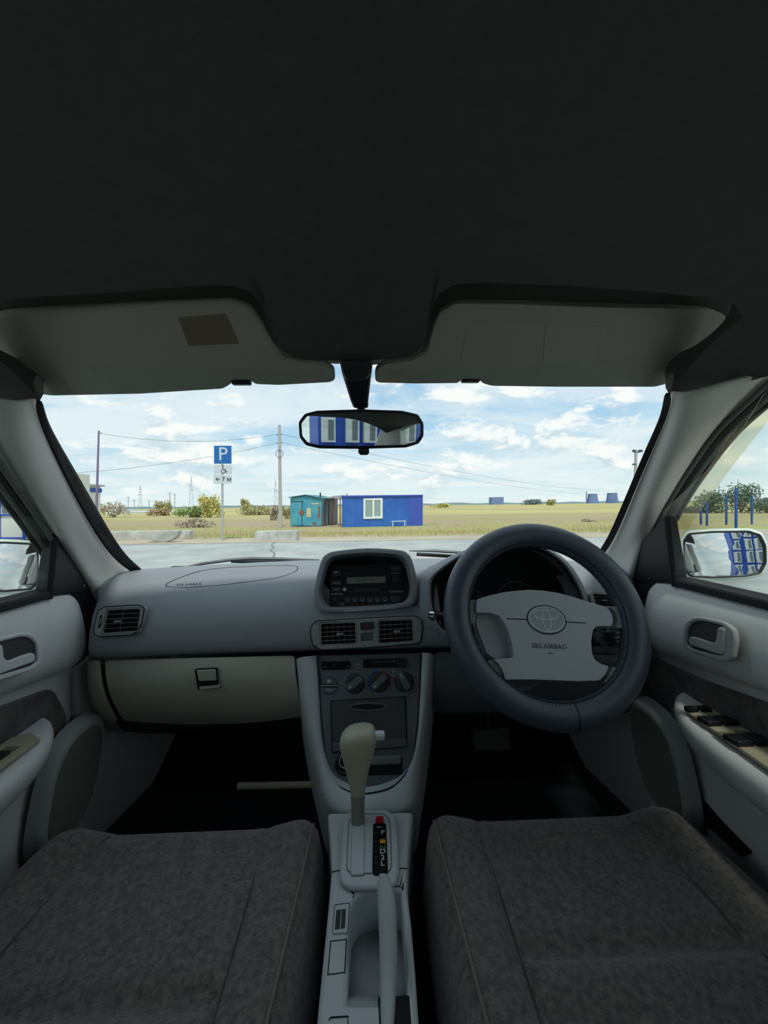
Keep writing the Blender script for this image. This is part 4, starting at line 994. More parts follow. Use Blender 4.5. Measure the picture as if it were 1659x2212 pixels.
# ================================================================ GEAR LEVER
gl = thing('gear_lever', 'automatic gear lever with olive-grey knob and grey thumb button', 'gear lever', cpl.hit(773, 1806))
bm = NB()
tube(bm, [T(773, 1812, .704), T(773, 1790, .706), T(773, 1745, .715), T(773, 1705, .722)], [.0125, .0123, .0122, .0135], 16, flat=.85); O('shaft', bm, M_lever, gl)
bm = NB(); rows = []
for py, x0, x1, dp, d in ((1722, 758, 788, .013, .720), (1700, 756, 790, .0145, .722), (1685, 753, 792.5, .016, .724), (1665, 747, 797, .0185, .726), (1648, 742.5, 801, .021, .728), (1621, 735, 810, .025, .730), (1603, 732, 814, .027, .732), (1587, 736, 814, .027, .733), (1577, 746, 811, .024, .735), (1571, 759, 807, .018, .736), (1568, 778, 800, .008, .737)):
    c = T((x0 + x1) / 2, py, d); w = (x1 - x0) / 2 / F * d
    rows.append([c + Vector((math.copysign(abs(math.cos(R(a))) ** .75, math.cos(R(a))) * w, math.copysign(abs(math.sin(R(a))) ** .75, math.sin(R(a))) * dp, 0)) for a in range(0, 360, 18)])
loft(bm, rows, closed=True, cap=True); O('knob', bm, M_knob, gl, sub=1)
c = T(810, 1589, .731)
bm = NB(); lathe(bm, c, (1, 0, 0), [(.0085, -.004), (.0085, .014), (.0075, .0175), (.004, .0185)], 20); O('thumb_button', bm, M_button, gl)

# ================================================================ HAND BRAKE
hb = thing('hand_brake', 'pale grey hand brake lever with push button in the console recess', 'hand brake', V(.03, .36, -.60))
hp_ = [(828, 1898, .545), (830, 1912, .541), (834, 1935, .533), (837, 1980, .517), (839, 2050, .495), (839, 2110, .475), (838, 2160, .458), (837, 2230, .432), (836, 2330, .40)]
bm = NB(); tube(bm, [T(*p) for p in hp_], [.0090, .0105, .0118, .0122, .0116, .0104, .0092, .0080, .0075], 18); O('grip', bm, M_cons, hb)
bm = NB(); tube(bm, [T(828, 1902, .546), T(827, 1890, .550), T(827, 1887, .551)], [.0055, .0055, .004], 14); O('release_button', bm, M_cons, hb)

# ================================================================ FRONT SEATS
def seat(side, yf, crease, label):
    t = thing('front_seat', label, 'seat', V(side * .35, .4, -.81), 'velour front seats')
    cx, hw = side * .350, .256
    def surf(u, v):
        # u -1 outer .. 1 inner, v 0 front .. 1 back
        y = yf - .60 * v
        fr = max(0, 1 - v / .13)
        f2 = max(0, 1 - v / .40)
        x = cx - side * hw * u * (1 - (.05 * fr ** 2 if u > 0 else .16 * f2 ** 2))
        z = -.592 + .024 * max(0, (abs(u) - .50) / .50) ** 1.3
        z += .007 * max(0, 1 - abs(v - .12) / .12) * (.6 + .4 * min(1, max(0, (abs(u) - .5) / .3)))
        z -= .012 * max(0, v - .3)
        e = max(0, (abs(u) - .80) / .20); z -= .075 * (1 - math.sqrt(max(0, 1 - e ** 2.4)))
        z -= .10 * (1 - math.sqrt(max(0, 1 - fr ** 2.2)))
        for s0, dp, w in ((.60, .007, .025), (-.56, .007, .025)):
            sh = s0 + (.06 * v if s0 > 0 else -.10 * v)
            z -= dp * math.exp(-((u - sh) / w) ** 2) * min(1, v / .12)
        if abs(u) < .62: z += -.012 * math.exp(-((v - crease) / .022) ** 2) + .010 * math.exp(-((v - crease - .06) / .05) ** 2)
        return V(x, y, z)
    bm = NB(); nu, nv = 64, 64; rows = []
    for i in range(nv + 1):
        v = (i / nv) ** 1.3
        row = [surf(-1 + 2 * j / nu, v) for j in range(nu + 1)]
        a, b = row[0], row[-1]
        row = [V(a.x - side * .0 , a.y, -.80), V(a.x + side * .006, a.y, (a.z - EYE) * .5 - .40)] + row + [V(b.x - side * .006, b.y, (b.z - EYE) * .5 - .40), V(b.x, b.y, -.80)]
        rows.append(row)
    f0 = [Vector((p.x, p.y + .004, max(EYE - .8, p.z - .05))) for p in rows[0]]; f1 = [Vector((p.x, p.y - .03, EYE - .80)) for p in rows[0]]
    loft(bm, [f1, f0] + rows); O('cushion', bm, M_seat, t, sharp=80)
    for uu, r_ in ((.945, .0024), ):
        bm = NB(); tube(bm, [surf(uu - .10 * v / .9 + .0, v) + Vector((0, 0, .001)) for v in [.03 + k * .03 for k in range(30)]], r_, 6); O('piping', bm, M_seam, t)
    for s0 in (.60, -.56):
        bm = NB(); tube(bm, [surf(s0 + (.06 * v if s0 > 0 else -.10 * v), v) + Vector((0, 0, .0005)) for v in [.08 + k * .03 for k in range(29)]], .0016, 5); O('seam', bm, mat('seat_seam', s(74, 70, 66), .95), t)
    bm = NB(); rows = []
    for k in range(9):
        q = k / 8; zc = -.60 + .50 * q; yc = yf - .62 - .26 * q; w = .235 - .02 * q + .02 * math.sin(math.pi * q); th = .075 - .02 * q
        if k in (0, 8): w *= .9; th *= .7
        rows.append([V(cx + w * math.copysign(abs(math.cos(R(a))) ** .5, math.cos(R(a))), yc + th * math.copysign(abs(math.sin(R(a))) ** .7, math.sin(R(a))), zc) for a in range(0, 360, 15)])
    loft(bm, rows, closed=True, cap=True); O('backrest', bm, M_seat, t, sub=1)
    return t
seat(-1, .772, .50, 'grey velour passenger seat left of the console, facing the glove box')
seat(1, .768, .44, 'grey velour driver seat right of the console, facing the steering wheel')

# ================================================================ FOOTWELL ODDS AND ENDS
bm = NB(); tube(bm, [V(-.34, .99, -.70), V(-.12, .97, -.69)], .008, 10)
O('footwell_rail', bm, mat('rail_beige', s(190, 180, 150), .5), None, label='pale horizontal rail in the dark passenger footwell', cat='rail')
pd = thing('brake_pedal', 'dark brake pedal deep in the driver footwell', 'pedal', V(.33, 1.08, -.72))
bm = NB(); box(bm, V(.33, 1.08, -.66), (.11, .02, .06), Matrix.Rotation(R(-30), 3, 'X')); O('pad', bm, M_black, pd, bevel=.006)
bm = NB(); tube(bm, [V(.33, 1.09, -.65), V(.33, 1.15, -.50), V(.33, 1.14, -.40)], .008, 8); O('arm', bm, M_black, pd)

# ================================================================ OUTSIDE OF THE CAR: door mirrors, deflectors, wipers, bonnet
for side in (-1, 1):
    mcp = T(1566, 1200, .93)
    nn = ((CAM - mcp).normalized() + Vector((.07, -1, .10)).normalized()).normalized()
    wpl_ = PL(mcp, nn)
    mv = lambda p: Vector((p.x * side, p.y, p.z))
    t = thing('door_mirror', 'white door mirror outside the %s window' % ('left' if side < 0 else 'right'), 'mirror', mv(T(1470, 1260, .90)), 'white door mirrors')
    gp = rp([(1479, 1200), (1481, 1170), (1492, 1155), (1540, 1151), (1615, 1150), (1640, 1158), (1651, 1180), (1652, 1215), (1640, 1236), (1610, 1242), (1540, 1245), (1495, 1243), (1482, 1228)], 6)
    hp2 = [(1566 + (x - 1566) * 1.055, 1198 + (y - 1198) * 1.09) for x, y in gp]
    hp3 = [(1566 + (x - 1566) * 1.10, 1196 + (y - 1196) * 1.20) for x, y in gp]
    plate('black_rim', [[mv(wpl_.hit(x, y, .002)) for x, y in hp2], [mv(wpl_.hit(x, y, .002)) for x, y in gp]], mv(nn * -.02), M_black, t, bevel=.002)
    bm = NB(); rows = []                              # convex glass, radius of curvature about 1.2 m
    for k in (1.01, .88, .75, .62, .5, .38, .25, .12, .03):
        ring_ = []
        for x, y in gp:
            q = wpl_.hit(1566 + (x - 1566) * k, 1198 + (y - 1198) * k, 0); rr = (q - mcp).length
            ring_.append(mv(q + nn * (.0005 - rr * rr / 2.4)))
        rows.append(ring_)
    loft(bm, rows, closed=True); bm.faces.new(bm.verts[-len(gp):]); O('mirror_glass', bm, M_mirror, t, sharp=0)
    bm = NB(); rows = [[mv(wpl_.hit(x, y, .0)) for x, y in hp2]]
    for P_, off, k in ((hp3, -.006, 1), (hp3, -.03, 1.0), (hp3, -.06, .86), (hp3, -.085, .55)):
        rows.append([mv(wpl_.hit(1566 + (x - 1566) * k, 1198 + (y - 1198) * k, off)) for x, y in P_])
    loft(bm, rows, closed=True, cap=False); bm.faces.new(bm.verts[-len(hp3):]); O('housing', bm, M_body, t, sharp=70)
    ft = [T(1447, 1128, .90), T(1475, 1152, .93), T(1478, 1246, .93), T(1462, 1262, .90), T(1452, 1270, .885)]
    bm = NB(); prism(bm, [mv(p) for p in ft], [mv(p + Vector((.02, .06, 0))) for p in ft]); O('foot', bm, M_body, t, bevel=.008, bseg=3)
    dp = PL(V(.712, .6, SILL), (-1, 0, -.215))
    df = rp([(1446, 1150), (1450, 1171), (1465, 1171), (1497, 1122), (1575, 1012), (1660, 905), (1830, 720), (1830, 640), (1660, 826), (1560, 960)], [3, 4, 4, 20, 20, 20, 2, 2, 20, 20])
    o = slab('wind_deflector', dp, df, 0, -.003, M_defl2 if side < 0 else M_defl, None, sx=side, label='%s wind deflector strip along the %s window' % (('mottled dirty' if side < 0 else 'pale yellowish'), 'left' if side < 0 else 'right'), cat='wind deflector', group='window wind deflectors')
for lab_, P_, arm in (('left wiper blade resting low on the windscreen', [(388, 1227), (440, 1217), (500, 1209), (545, 1206), (600, 1207), (690, 1209)], [(500, 1212), (600, 1214), (700, 1216)]), ('right wiper blade on the windscreen beside the radio pod', [(884, 1190), (940, 1190), (990, 1193), (1100, 1200)], [(900, 1197), (1000, 1203), (1100, 1210)])):
    w = thing('windscreen_wiper', lab_, 'wiper', T(*P_[0], 1.27), 'windscreen wipers')
    bm = NB(); tube(bm, [T(x, y, 1.22 + .05 * min(1, max(0, (x - 390) / 250))) for x, y in P_], [.003] + [.008] * (len(P_) - 2) + [.003], 8, flat=.6); O('blade', bm, mat('wiper_grey', s(96, 100, 104), .5), w)
    bm = NB(); tube(bm, [T(x, y, 1.29) for x, y in arm], .006, 8); O('arm', bm, M_black, w)
cw = slab3('car_body_cowl', [V(-.62, 1.14, -.19), V(-.3, 1.24, -.185), V(0, 1.27, -.183), V(.3, 1.24, -.185), V(.62, 1.14, -.19), V(.66, 1.34, -.20), V(0, 1.45, -.20), V(-.66, 1.34, -.20)], (0, 0, -.02), M_rubber, label='black cowl grille under the windscreen'); struct(cw)
bm = NB(); loft(bm, [[V(x, y - .10 * abs(x / .7) ** 2 * (1 if y > 1.6 else .8), z - .05 * abs(x / .72) ** 3) for x in (-.72, -.5, -.25, 0, .25, .5, .72)] for y, z in ((1.44, -.205), (1.65, -.255), (1.95, -.31), (2.2, -.37), (2.32, -.45), (2.36, -.65))])
struct(O('car_body_bonnet', bm, M_body, sub=2, solid=.01, label='white bonnet of the car'))

# ================================================================ OUTSIDE: ground
M_asph = mat('asphalt', s(178, 182, 176), .9, .3, 40, 0.0, .9, col2=s(156, 162, 160), detail=8)
M_dirt = mat('dirt', s(188, 180, 158), .95, .3, 20, 0, .8, col2=s(168, 158, 134), stretch=(.5, 2, 1))
M_conc = mat('concrete', s(190, 192, 186), .9, .4, 30, 0, 3, col2=s(160, 162, 156))
def field_mat():
    m = bpy.data.materials.new('meadow'); m.use_nodes = True; t = m.node_tree; b = t.nodes['Principled BSDF']
    b.inputs['Roughness'].default_value = 1; b.inputs['Specular IOR Level'].default_value = .05
    ge = t.nodes.new('ShaderNodeNewGeometry'); sp = t.nodes.new('ShaderNodeSeparateXYZ'); t.links.new(ge.outputs['Position'], sp.inputs[0])
    def nz(sc, st, off=0):
        mp = t.nodes.new('ShaderNodeMapping'); mp.inputs[3].default_value = st; mp.inputs[1].default_value = (off, off, 0); t.links.new(ge.outputs['Position'], mp.inputs[0])
        n = t.nodes.new('ShaderNodeTexNoise'); n.inputs['Scale'].default_value = sc; n.inputs['Detail'].default_value = 8; n.inputs['Roughness'].default_value = .65; t.links.new(mp.outputs[0], n.inputs['Vector'])
        return n.outputs[0]
    green = smooth_n(t, nz(.35, (.35, 1, 1)), .42, .60)
    dry = mixc(t, smooth_n(t, nz(1.3, (.6, 1, 1), 5), .35, .65), s(186, 172, 138), s(160, 140, 112))
    near = mixc(t, green, dry, s(158, 168, 92))
    fary = mixc(t, smooth_n(t, nz(.05, (.2, 1, 1), 3), .4, .62), s(192, 184, 124), s(166, 158, 118))
    k = smooth_n(t, sp.outputs[1], 35, 75)
    mid = mixc(t, smooth_n(t, nz(.09, (.3, 1, 1), 8), .4, .6), s(168, 152, 126), s(160, 154, 110))
    c = mixc(t, smooth_n(t, sp.outputs[1], 22, 36), near, mid)
    t.links.new(mixc(t, k, c, fary), b.inputs['Base Color'])
    return m
M_field = field_mat()
bm = NB(); loft(bm, [[Vector((x, y, 0)) for x in (-60, -20, 0, 20, 60)] for y in (-60, -20, 0, 8, 11.9)])
struct(O('pavement', bm, M_asph, label='pale grey asphalt of the car park'))
bm = NB(); ys = [11.9, 12.6, 13.5, 14.5, 16, 17.5, 19, 21, 23.6, 28, 36, 50, 80, 140, 260, 500, 900, 1600]
random.seed(5)
loft(bm, [[Vector((x, y, terrain(y) - .004 + (random.uniform(-.05, .05) if 14 < y < 60 else 0))) for x in [k * max(3.0, y * .22) for k in range(-9, 10)]] for y in ys])
struct(O('ground', bm, M_field, norm=True, label='flat meadow of dry and fresh grass reaching the horizon'))
bm = NB(); loft(bm, [[Vector((x + w, y, terrain(y) + .006)) for x in (-40, -10, 0, 10, 40)] for y, w in ((11.8, 0), (12.9, .2), (14.2, -.3), (15.6, .4))])
struct(O('ground_verge', bm, M_dirt, label='strip of pale dirt beside the car park'))
# crack in the asphalt
bm = NB(); P_ = [(594, 1172), (586, 1178), (592, 1183), (584, 1189), (594, 1196), (590, 1204)]
pts = [G(*p) for p in P_]
loft(bm, [[p + Vector((-.02, 0, .004)), p + Vector((.02, 0, .004))] for p in pts])
O('asphalt_crack', bm, mat('crack_dark', s(120, 122, 120), .9), None, label='thin jagged crack in the asphalt', cat='crack')

# ---------------------------------------------------------------- sign
b = G(481, 1168); D = b.y
def TP(px, py, dd=0): return T(px, py, D + dd)
ps = thing('parking_sign', 'blue parking sign on a grey post with two white plates below', 'sign', b)
bm = NB(); tube(bm, [b, TP(480, 1002), TP(480, 966)], .035, 10); O('post', bm, mat('galvanised', s(176, 182, 182), .5, metal=.3), ps)
def board(nm, x0, y0, x1, y1, m_, dd=-.05, th=.02): return slab3(nm, [TP(x0, y0, dd), TP(x1, y0, dd), TP(x1, y1, dd), TP(x0, y1, dd)], (0, th, 0), m_, ps, bevel=.004)
M_sblue = mat('sign_blue', s(24, 104, 176), .4); M_swhite = mat('sign_white', s(204, 210, 212), .5)
board('sign_edge', 461.5, 962, 500.5, 1002, M_swhite, -.048); board('blue_board', 462.5, 963, 499.5, 1001, M_sblue, -.056)
board('disabled_plate', 462, 1004, 500.5, 1024, M_swhite); board('distance_plate', 461, 1026, 500, 1044.5, M_swhite)
X_, Z_ = Vector((1, 0, 0)), Vector((0, 0, 1))
text('letter_p', 'P', TP(481.5, 982, -.06), X_, Z_, .60, M_swhite, ps, .003)
pc = lambda x, y: TP(x, y, -.055)
M_ink = mat('black_print', s(40, 44, 46), .6)
bm = NB(); tube(bm, [pc(482.5 + 4.6 * math.cos(R(a)), 1017 + 4.6 * math.sin(R(a))) for a in range(-60, 220, 14)], .009, 6); O('wheelchair_wheel', bm, M_ink, ps)
bm = NB(); tube(bm, [pc(481, 1008), pc(481.5, 1014), pc(486, 1014.5), pc(488, 1019.5), pc(490.5, 1018.5)], .012, 6); O('wheelchair_figure', bm, M_ink, ps)
bm = NB(); lathe(bm, pc(481, 1006), (0, -1, 0), [(.022, 0), (.022, .004)], 12); O('wheelchair_head', bm, M_ink, ps)
bm = NB(); tube(bm, [pc(475, 1035.5), pc(468, 1035)], .009, 6); tube(bm, [pc(470.5, 1032), pc(466.5, 1035), pc(470.5, 1038)], .010, 6); O('arrow', bm, M_ink, ps)
text('plate_text', '7 м', TP(489.5, 1035.5, -.056), X_, Z_, .20, M_ink, ps, .002)

# ---------------------------------------------------------------- concrete pieces at the edge
def block(name, lab, x0, x1, yt, yb, depth, cat='concrete block'):
    a = G(x0, yb); c = G(x1, yb); d = (a.y + c.y) / 2; h = (yb - yt) / F * d
    A, B = Vector((a.x, d, 0)), Vector((c.x, d, 0)); t_ = terrain(d)
    return slab3(name, [Vector((A.x, d, t_ - .02)), Vector((B.x, d, t_ - .02)), Vector((B.x, d + depth * .1, t_ + h)), Vector((A.x, d + depth * .1, t_ + h))], (0, depth, 0), M_conc, None, bevel=.03, bseg=2, label=lab, cat=cat)
block('concrete_block', 'rectangular concrete block right of the sign post', 551, 639, 1148, 1169, .55)
block('concrete_kerb', 'low concrete kerb behind the half disc', 236, 398, 1148, 1166, .4, 'kerb')
b2 = G(354, 1171); bm = NB(); n_ = 20; r_ = 36 / F * b2.y
fr_ = [b2 + Vector((r_ * math.cos(R(180 + 180 * i / n_)), -.12, r_ * .68 * (1 + math.sin(R(180 + 180 * i / n_))))) for i in range(n_ + 1)]
prism(bm, fr_, [p + Vector((0, .2, .0)) for p in fr_]); O('concrete_half_disc', bm, M_conc, None, bevel=.02, label='half-round concrete slab lying at the edge of the asphalt', cat='concrete slab')

# ---------------------------------------------------------------- dry grass
def blades(name, n, m_, lab, reg, hmin, hmax, seed, w=.012):
    random.seed(seed); bm = NB()
    for i in range(n):
        y = reg[2] + (reg[3] - reg[2]) * random.random() ** 1.3; x = random.uniform(reg[0], reg[1]) * y
        p_ = (x / y * F + 800)
        if (y > 23 and 610 < p_ < 925) or (y < 17 and p_ < 70): continue
        h = random.uniform(hmin, hmax); a = random.uniform(0, math.pi); dx = Vector((math.cos(a), math.sin(a), 0)) * w * random.uniform(.6, 1.6)
        p = Vector((x, y, terrain(y) - .02)); tip = p + Vector((random.uniform(-.5, .5) * h, random.uniform(-.4, .4) * h, h))
        bm.faces.new([bm.verts.new(q) for q in (p - dx, p + dx, tip)])
    o = O(name, bm, m_, None, flat=True, norm=False, label=lab, cat='grass', kind='stuff')
    return o
blades('dry_grass', 9000, mat('dry_grass', s(196, 180, 142), .9, spec=.1), 'dry straw-coloured grass along the car park edge', (-.78, .78, 13.4, 30), .06, .30, 11)
blades('green_grass', 6000, mat('green_grass', s(150, 168, 84), .9, spec=.1), 'fresh green grass tufts in the meadow', (-.78, .78, 13.8, 26), .05, .18, 12)

# ---------------------------------------------------------------- poles and wires
M_cpole = mat('pole_concrete', s(176, 180, 176), .9, .3, 20); M_wire = mat('wire', s(86, 100, 112), .6)
pb = G(606, 1139); DP = pb.y
pole = thing('utility_pole', 'pale concrete utility pole left of the teal shed', 'pole', pb)
bm = NB(); tube(bm, [pb, T(603.5, 918, DP)], [.14, .10], 12); O('shaft', bm, M_cpole, pole)
bm = NB(); tube(bm, [T(597 , 939, DP), T(610, 938, DP)], .03, 8); O('insulator_bar', bm, M_wire, pole)
bm = NB(); tube(bm, [T(597, 957, DP), T(610, 956, DP)], .03, 8); O('insulator_bar', bm, M_wire, pole)
bm = NB(); tube(bm, [T(603.5 + 8 * math.cos(R(a)), 980 + 8 * math.sin(R(a)), DP - .15) for a in range(0, 360, 20)], .018, 6, closed=True); O('cable_coil', bm, M_wire, pole)
p2 = thing('lamp_pole', 'slim purple-grey pole beside the left windscreen pillar', 'pole', T(207, 1140, DP))
bm = NB(); tube(bm, [T(207, 1142, DP), T(213.5, 930, DP)], [.09, .055], 10); O('shaft', bm, mat('pole_purple', s(128, 116, 150), .6), p2)
bm = NB(); tube(bm, [T(213, 935, DP), T(220, 936, DP)], .03, 8); O('bracket', bm, M_wire, p2)
def wire(lab, a, b_, sag, n=20):
    bm = NB(); tube(bm, [a.lerp(b_, i / n) - Vector((0, 0, sag * 4 * (i / n) * (1 - i / n))) for i in range(n + 1)], .011, 5)
    O('overhead_wire', bm, M_wire, None, label=lab, cat='wire', group='overhead wires')
wire('upper overhead wire between purple pole and concrete pole', T(217, 936, DP), T(600, 938, DP), .55)
wire('lower overhead wire climbing from the left to the concrete pole', T(120, 1024, DP), T(600, 957, DP), .35)
far = T(1420, 1062, 95)
wire('upper wire running right from the concrete pole to the horizon', T(608, 938, DP), far + Vector((0, 0, .9)), 2.0, 30)
wire('lower wire running right from the concrete pole to the horizon', T(608, 956, DP), far, 2.0, 30)
lp_ = thing('street_light', 'street light with two heads by the right windscreen pillar', 'street light', T(1370, 1120, 30))
bm = NB(); tube(bm, [T(1370, 1122, 30), T(1374, 972, 30)], [.12, .10], 10); O('shaft', bm, M_cpole, lp_)
for x0, x1 in ((1373, 1368), (1376, 1387)):
    bm = NB(); tube(bm, [T(x0, 978, 30), T((x0 + x1) / 2, 974, 30), T(x1, 974, 29.8)], [.05, .12, .10], 8); O('lamp_head', bm, M_wire, lp_)
bm = NB(); box(bm, T(1370, 1003, 29.85), (.25, .15, .12)); O('lamp_box', bm, M_wire, lp_)
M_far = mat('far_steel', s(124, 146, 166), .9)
def pylon(lab, px, yt, yb, d, arms, w):
    B0 = T(px, yb, d); B0.z = terrain(d) - .3; t = thing('pylon', lab, 'pylon', B0, 'far power pylons'); bm = NB(); w_ = w / F * d; r_ = d * .00035
    for sx_ in (-1, 1): tube(bm, [B0 + X_ * sx_ * w_, T(px, yt + (yb - yt) * .35, d) + X_ * sx_ * w_ * .35, T(px, yt, d)], r_, 5)
    O('legs', bm, M_far, t); bm = NB()
    for k in range(7):
        y0 = yb + (yt - yb) * k / 8; y1 = yb + (yt - yb) * (k + 1) / 8; e0 = w_ * (1 - k / 8); e1 = w_ * (1 - (k + 1) / 8); sg = 1 if k % 2 else -1
        tube(bm, [T(px, y0, d) - X_ * e0 * sg, T(px, y1, d) + X_ * e1 * sg], r_ * .7, 4)
    O('bracing', bm, M_far, t)
    for ya, wa in arms:
        bm = NB(); tube(bm, [T(px - wa, ya + 2, d), T(px, ya, d), T(px + wa, ya + 2, d)], r_, 5); O('crossarm', bm, M_far, t)
pylon('tall lattice pylon left of the parking sign', 413, 1029, 1092, 380, ((1047, 4), (1058, 5)), 5)
pylon('lattice pylon with wide arms at the far left', 303, 1048, 1096, 400, ((1057, 6), (1068, 6)), 4)
pylon('faint pylon beside the concrete utility pole', 595.5, 1034, 1092, 420, ((1048, 6), (1060, 6)), 4)
pylon('short pylon mast right of the wide-armed pylon', 367, 1062, 1094, 420, ((1066, 5),), 2)
for lab, px, yt, yb in (('thin far mast at the left edge of the meadow', 277, 1072, 1098), ('thin dark far mast right of the short pylon', 377.5, 1066, 1098), ('low far mast between the left pylons', 322, 1080, 1098), ('low far mast behind the white sheds', 290, 1078, 1098)):
    bse = T(px, yb, 200); bse.z = terrain(200) - .2; bm = NB(); tube(bm, [bse, T(px, yt, 200)], .14, 6); tube(bm, [T(px - 3, yt + 3, 200), T(px + 3, yt + 3, 200)], .08, 5); O('far_mast', bm, M_far, None, label=lab, cat='mast', group='far masts')

# ---------------------------------------------------------------- blue cabin
M_cblue = mat('cabin_blue', s(52, 112, 198), .5, .2, 4, 0, .8, col2=s(44, 96, 186)); M_cblue2 = mat('cabin_blue_dark', s(62, 88, 186), .5)
M_wframe = mat('window_white', s(238, 240, 238), .5); M_pane = mat('window_pane', s(150, 172, 168), .15)
cb = G(825, 1139); DC = cb.y + 1
cab = thing('blue_cabin', 'long blue metal cabin with a white framed window', 'cabin', T(825, 1138, DC))
def cq(px, py, dd=0): return T(px, py, DC + dd)
DEP = 2.4
slab3('body', [cq(738.5, 1139), cq(912, 1138), cq(913, 1071), cq(738.5, 1073)], (0, DEP, 0), M_cblue, cab, bevel=.02)
slab3('end_panel', [cq(884, 1138, -.03), cq(913, 1138, -.03), cq(913.5, 1069, -.03), cq(884, 1070, -.03)], (0, .1, 0), M_cblue2, cab, bevel=.01)
slab3('roof', [cq(737, 1074, -.1), cq(914, 1071.5, -.1), cq(914, 1068.5, -.1), cq(737, 1070.5, -.1)], (0, DEP + .2, 0), M_cblue2, cab, bevel=.01)
for x in (768, 797, 826, 855):
    bm = NB(); tube(bm, [cq(x, 1138, -.005), cq(x, 1074, -.005)], .012, 5); O('panel_joint', bm, M_cblue2, cab)
wf = plate('window_frame', [[cq(785, 1121, -.08), cq(826.5, 1120, -.08), cq(826.5, 1076, -.08), cq(785, 1077, -.08)], [cq(789, 1116.5, -.08), cq(804.5, 1116.5, -.08), cq(804.5, 1080.5, -.08), cq(789, 1080.5, -.08)], [cq(808.5, 1115, -.08), cq(822, 1115, -.08), cq(822, 1080.5, -.08), cq(808.5, 1080.5, -.08)]], (0, .1, 0), M_wframe, cab)
for x0, x1 in ((789, 804.5), (808.5, 822)): slab3('pane', [cq(x0, 1117, -.04), cq(x1, 1117, -.04), cq(x1, 1080, -.04), cq(x0, 1080, -.04)], (0, .03, 0), M_pane, wf)
bm = NB()
bn = thing('bench', 'small metal bench frame in front of the blue cabin', 'bench', cq(861, 1139, -.6))
bm = NB(); tube(bm, [cq(848, 1137, -.6), cq(849, 1126, -.6)], .03, 6); O('leg', bm, M_wframe, bn)
bm = NB(); tube(bm, [cq(874, 1136, -.6), cq(875, 1125, -.6)], .03, 6); O('leg', bm, M_wframe, bn)
slab3('seat', [cq(846, 1127, -.65), cq(877, 1126, -.65), cq(877, 1125, -.65), cq(846, 1126, -.65)], (0, .35, 0), M_wframe, bn)

# ---------------------------------------------------------------- teal shed
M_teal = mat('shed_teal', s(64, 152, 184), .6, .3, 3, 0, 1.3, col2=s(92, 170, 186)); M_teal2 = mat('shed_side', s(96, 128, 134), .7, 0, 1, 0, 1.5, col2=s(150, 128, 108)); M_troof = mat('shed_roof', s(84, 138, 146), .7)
M_rust = mat('rust', s(160, 112, 84), .9, 0, 1, 0, 8, col2=s(120, 84, 70)); M_cream = mat('cream_patch', s(206, 198, 150), .8)
sb = G(660, 1137); DS = sb.y
sh = thing('teal_shed', 'weathered teal metal shed with a low gable roof', 'shed', T(660, 1137, DS))
tq = lambda x, y, dd=0: T(x, y, DS + dd)
fr_ = [tq(627, 1136), tq(694, 1136), tq(695, 1078), tq(660, 1070.5), tq(627, 1076)]
back = [Vector((p.x, p.y + 3.2, p.z)) for p in fr_]
bm = NB(); prism(bm, fr_, [p + Vector((.9, 0, .02)) for p in back]); O('body', bm, M_teal, sh, bevel=.02)
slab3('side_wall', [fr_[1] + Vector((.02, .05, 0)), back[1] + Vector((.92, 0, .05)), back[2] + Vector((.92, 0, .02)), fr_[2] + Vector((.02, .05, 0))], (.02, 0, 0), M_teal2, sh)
for i, (a, b_) in enumerate(((3, 4), (2, 3))):
    e = Vector((.9, 3.3, .02))
    slab3('roof_sheet', [fr_[a] + Vector((0, -.15, .03)), fr_[b_] + Vector((-.1 if b_ == 4 else 0, -.15, .03)), fr_[b_] + e, fr_[a] + e], (0, 0, .05), M_troof, sh)
slab3('door_leaf', [tq(629, 1134, -.02), tq(652, 1134, -.02), tq(652, 1084, -.02), tq(629, 1084, -.02)], (0, .04, 0), M_teal, sh, bevel=.01)
bm = NB(); tube(bm, [tq(652.5, 1135, -.03), tq(652.5, 1084, -.03)], .02, 5); O('door_gap', bm, M_gap, sh)
bm = NB(); tube(bm, [tq(628, 1084, -.03), tq(655, 1083, -.03)], .02, 5); O('door_head', bm, M_gap, sh)
slab3('paint_patch', [tq(662.5, 1117, -.02), tq(672, 1117, -.02), tq(671, 1097, -.02), tq(662.5, 1097, -.02)], (0, .03, 0), M_cream, sh)
slab3('paint_patch', [tq(672, 1090, -.02), tq(688, 1089, -.02), tq(688, 1086.5, -.02), tq(672, 1087, -.02)], (0, .03, 0), M_cream, sh)
bm = NB(); lathe(bm, tq(651.5, 1107, -.02), (0, -1, 0), [(.20, 0), (.20, .02), (.13, .03)], 16); O('rust_lock_plate', bm, M_rust, sh)
for x0, y0, x1, y1 in ((640, 1132, 655, 1134), (674, 1128, 684, 1133), (686, 1092, 692, 1120)):
    slab3('rust_patch', [tq(x0, y1, -.012), tq(x1, y1, -.012), tq(x1 - 1, y0, -.012), tq(x0 + 2, y0, -.012)], (0, .02, 0), M_rust, sh)
bm = NB(); tube(bm, [tq(692, 1078, .5), tq(692, 1064, .5)], .05, 8); O('chimney_pipe', bm, M_gap, sh)
for k in range(4):
    a = fr_[1] + Vector((.28 * (k + 1) * .7 + .05, .8 * (k + .6), 0)); bm = NB(); tube(bm, [a, a + Vector((0, 0, 1.8))], .03, 5); O('side_rib', bm, M_gap, sh)
cn = thing('lean_to_roof', 'sagging grey lean-to roof between shed and blue cabin', 'roof', tq(716, 1080, 1))
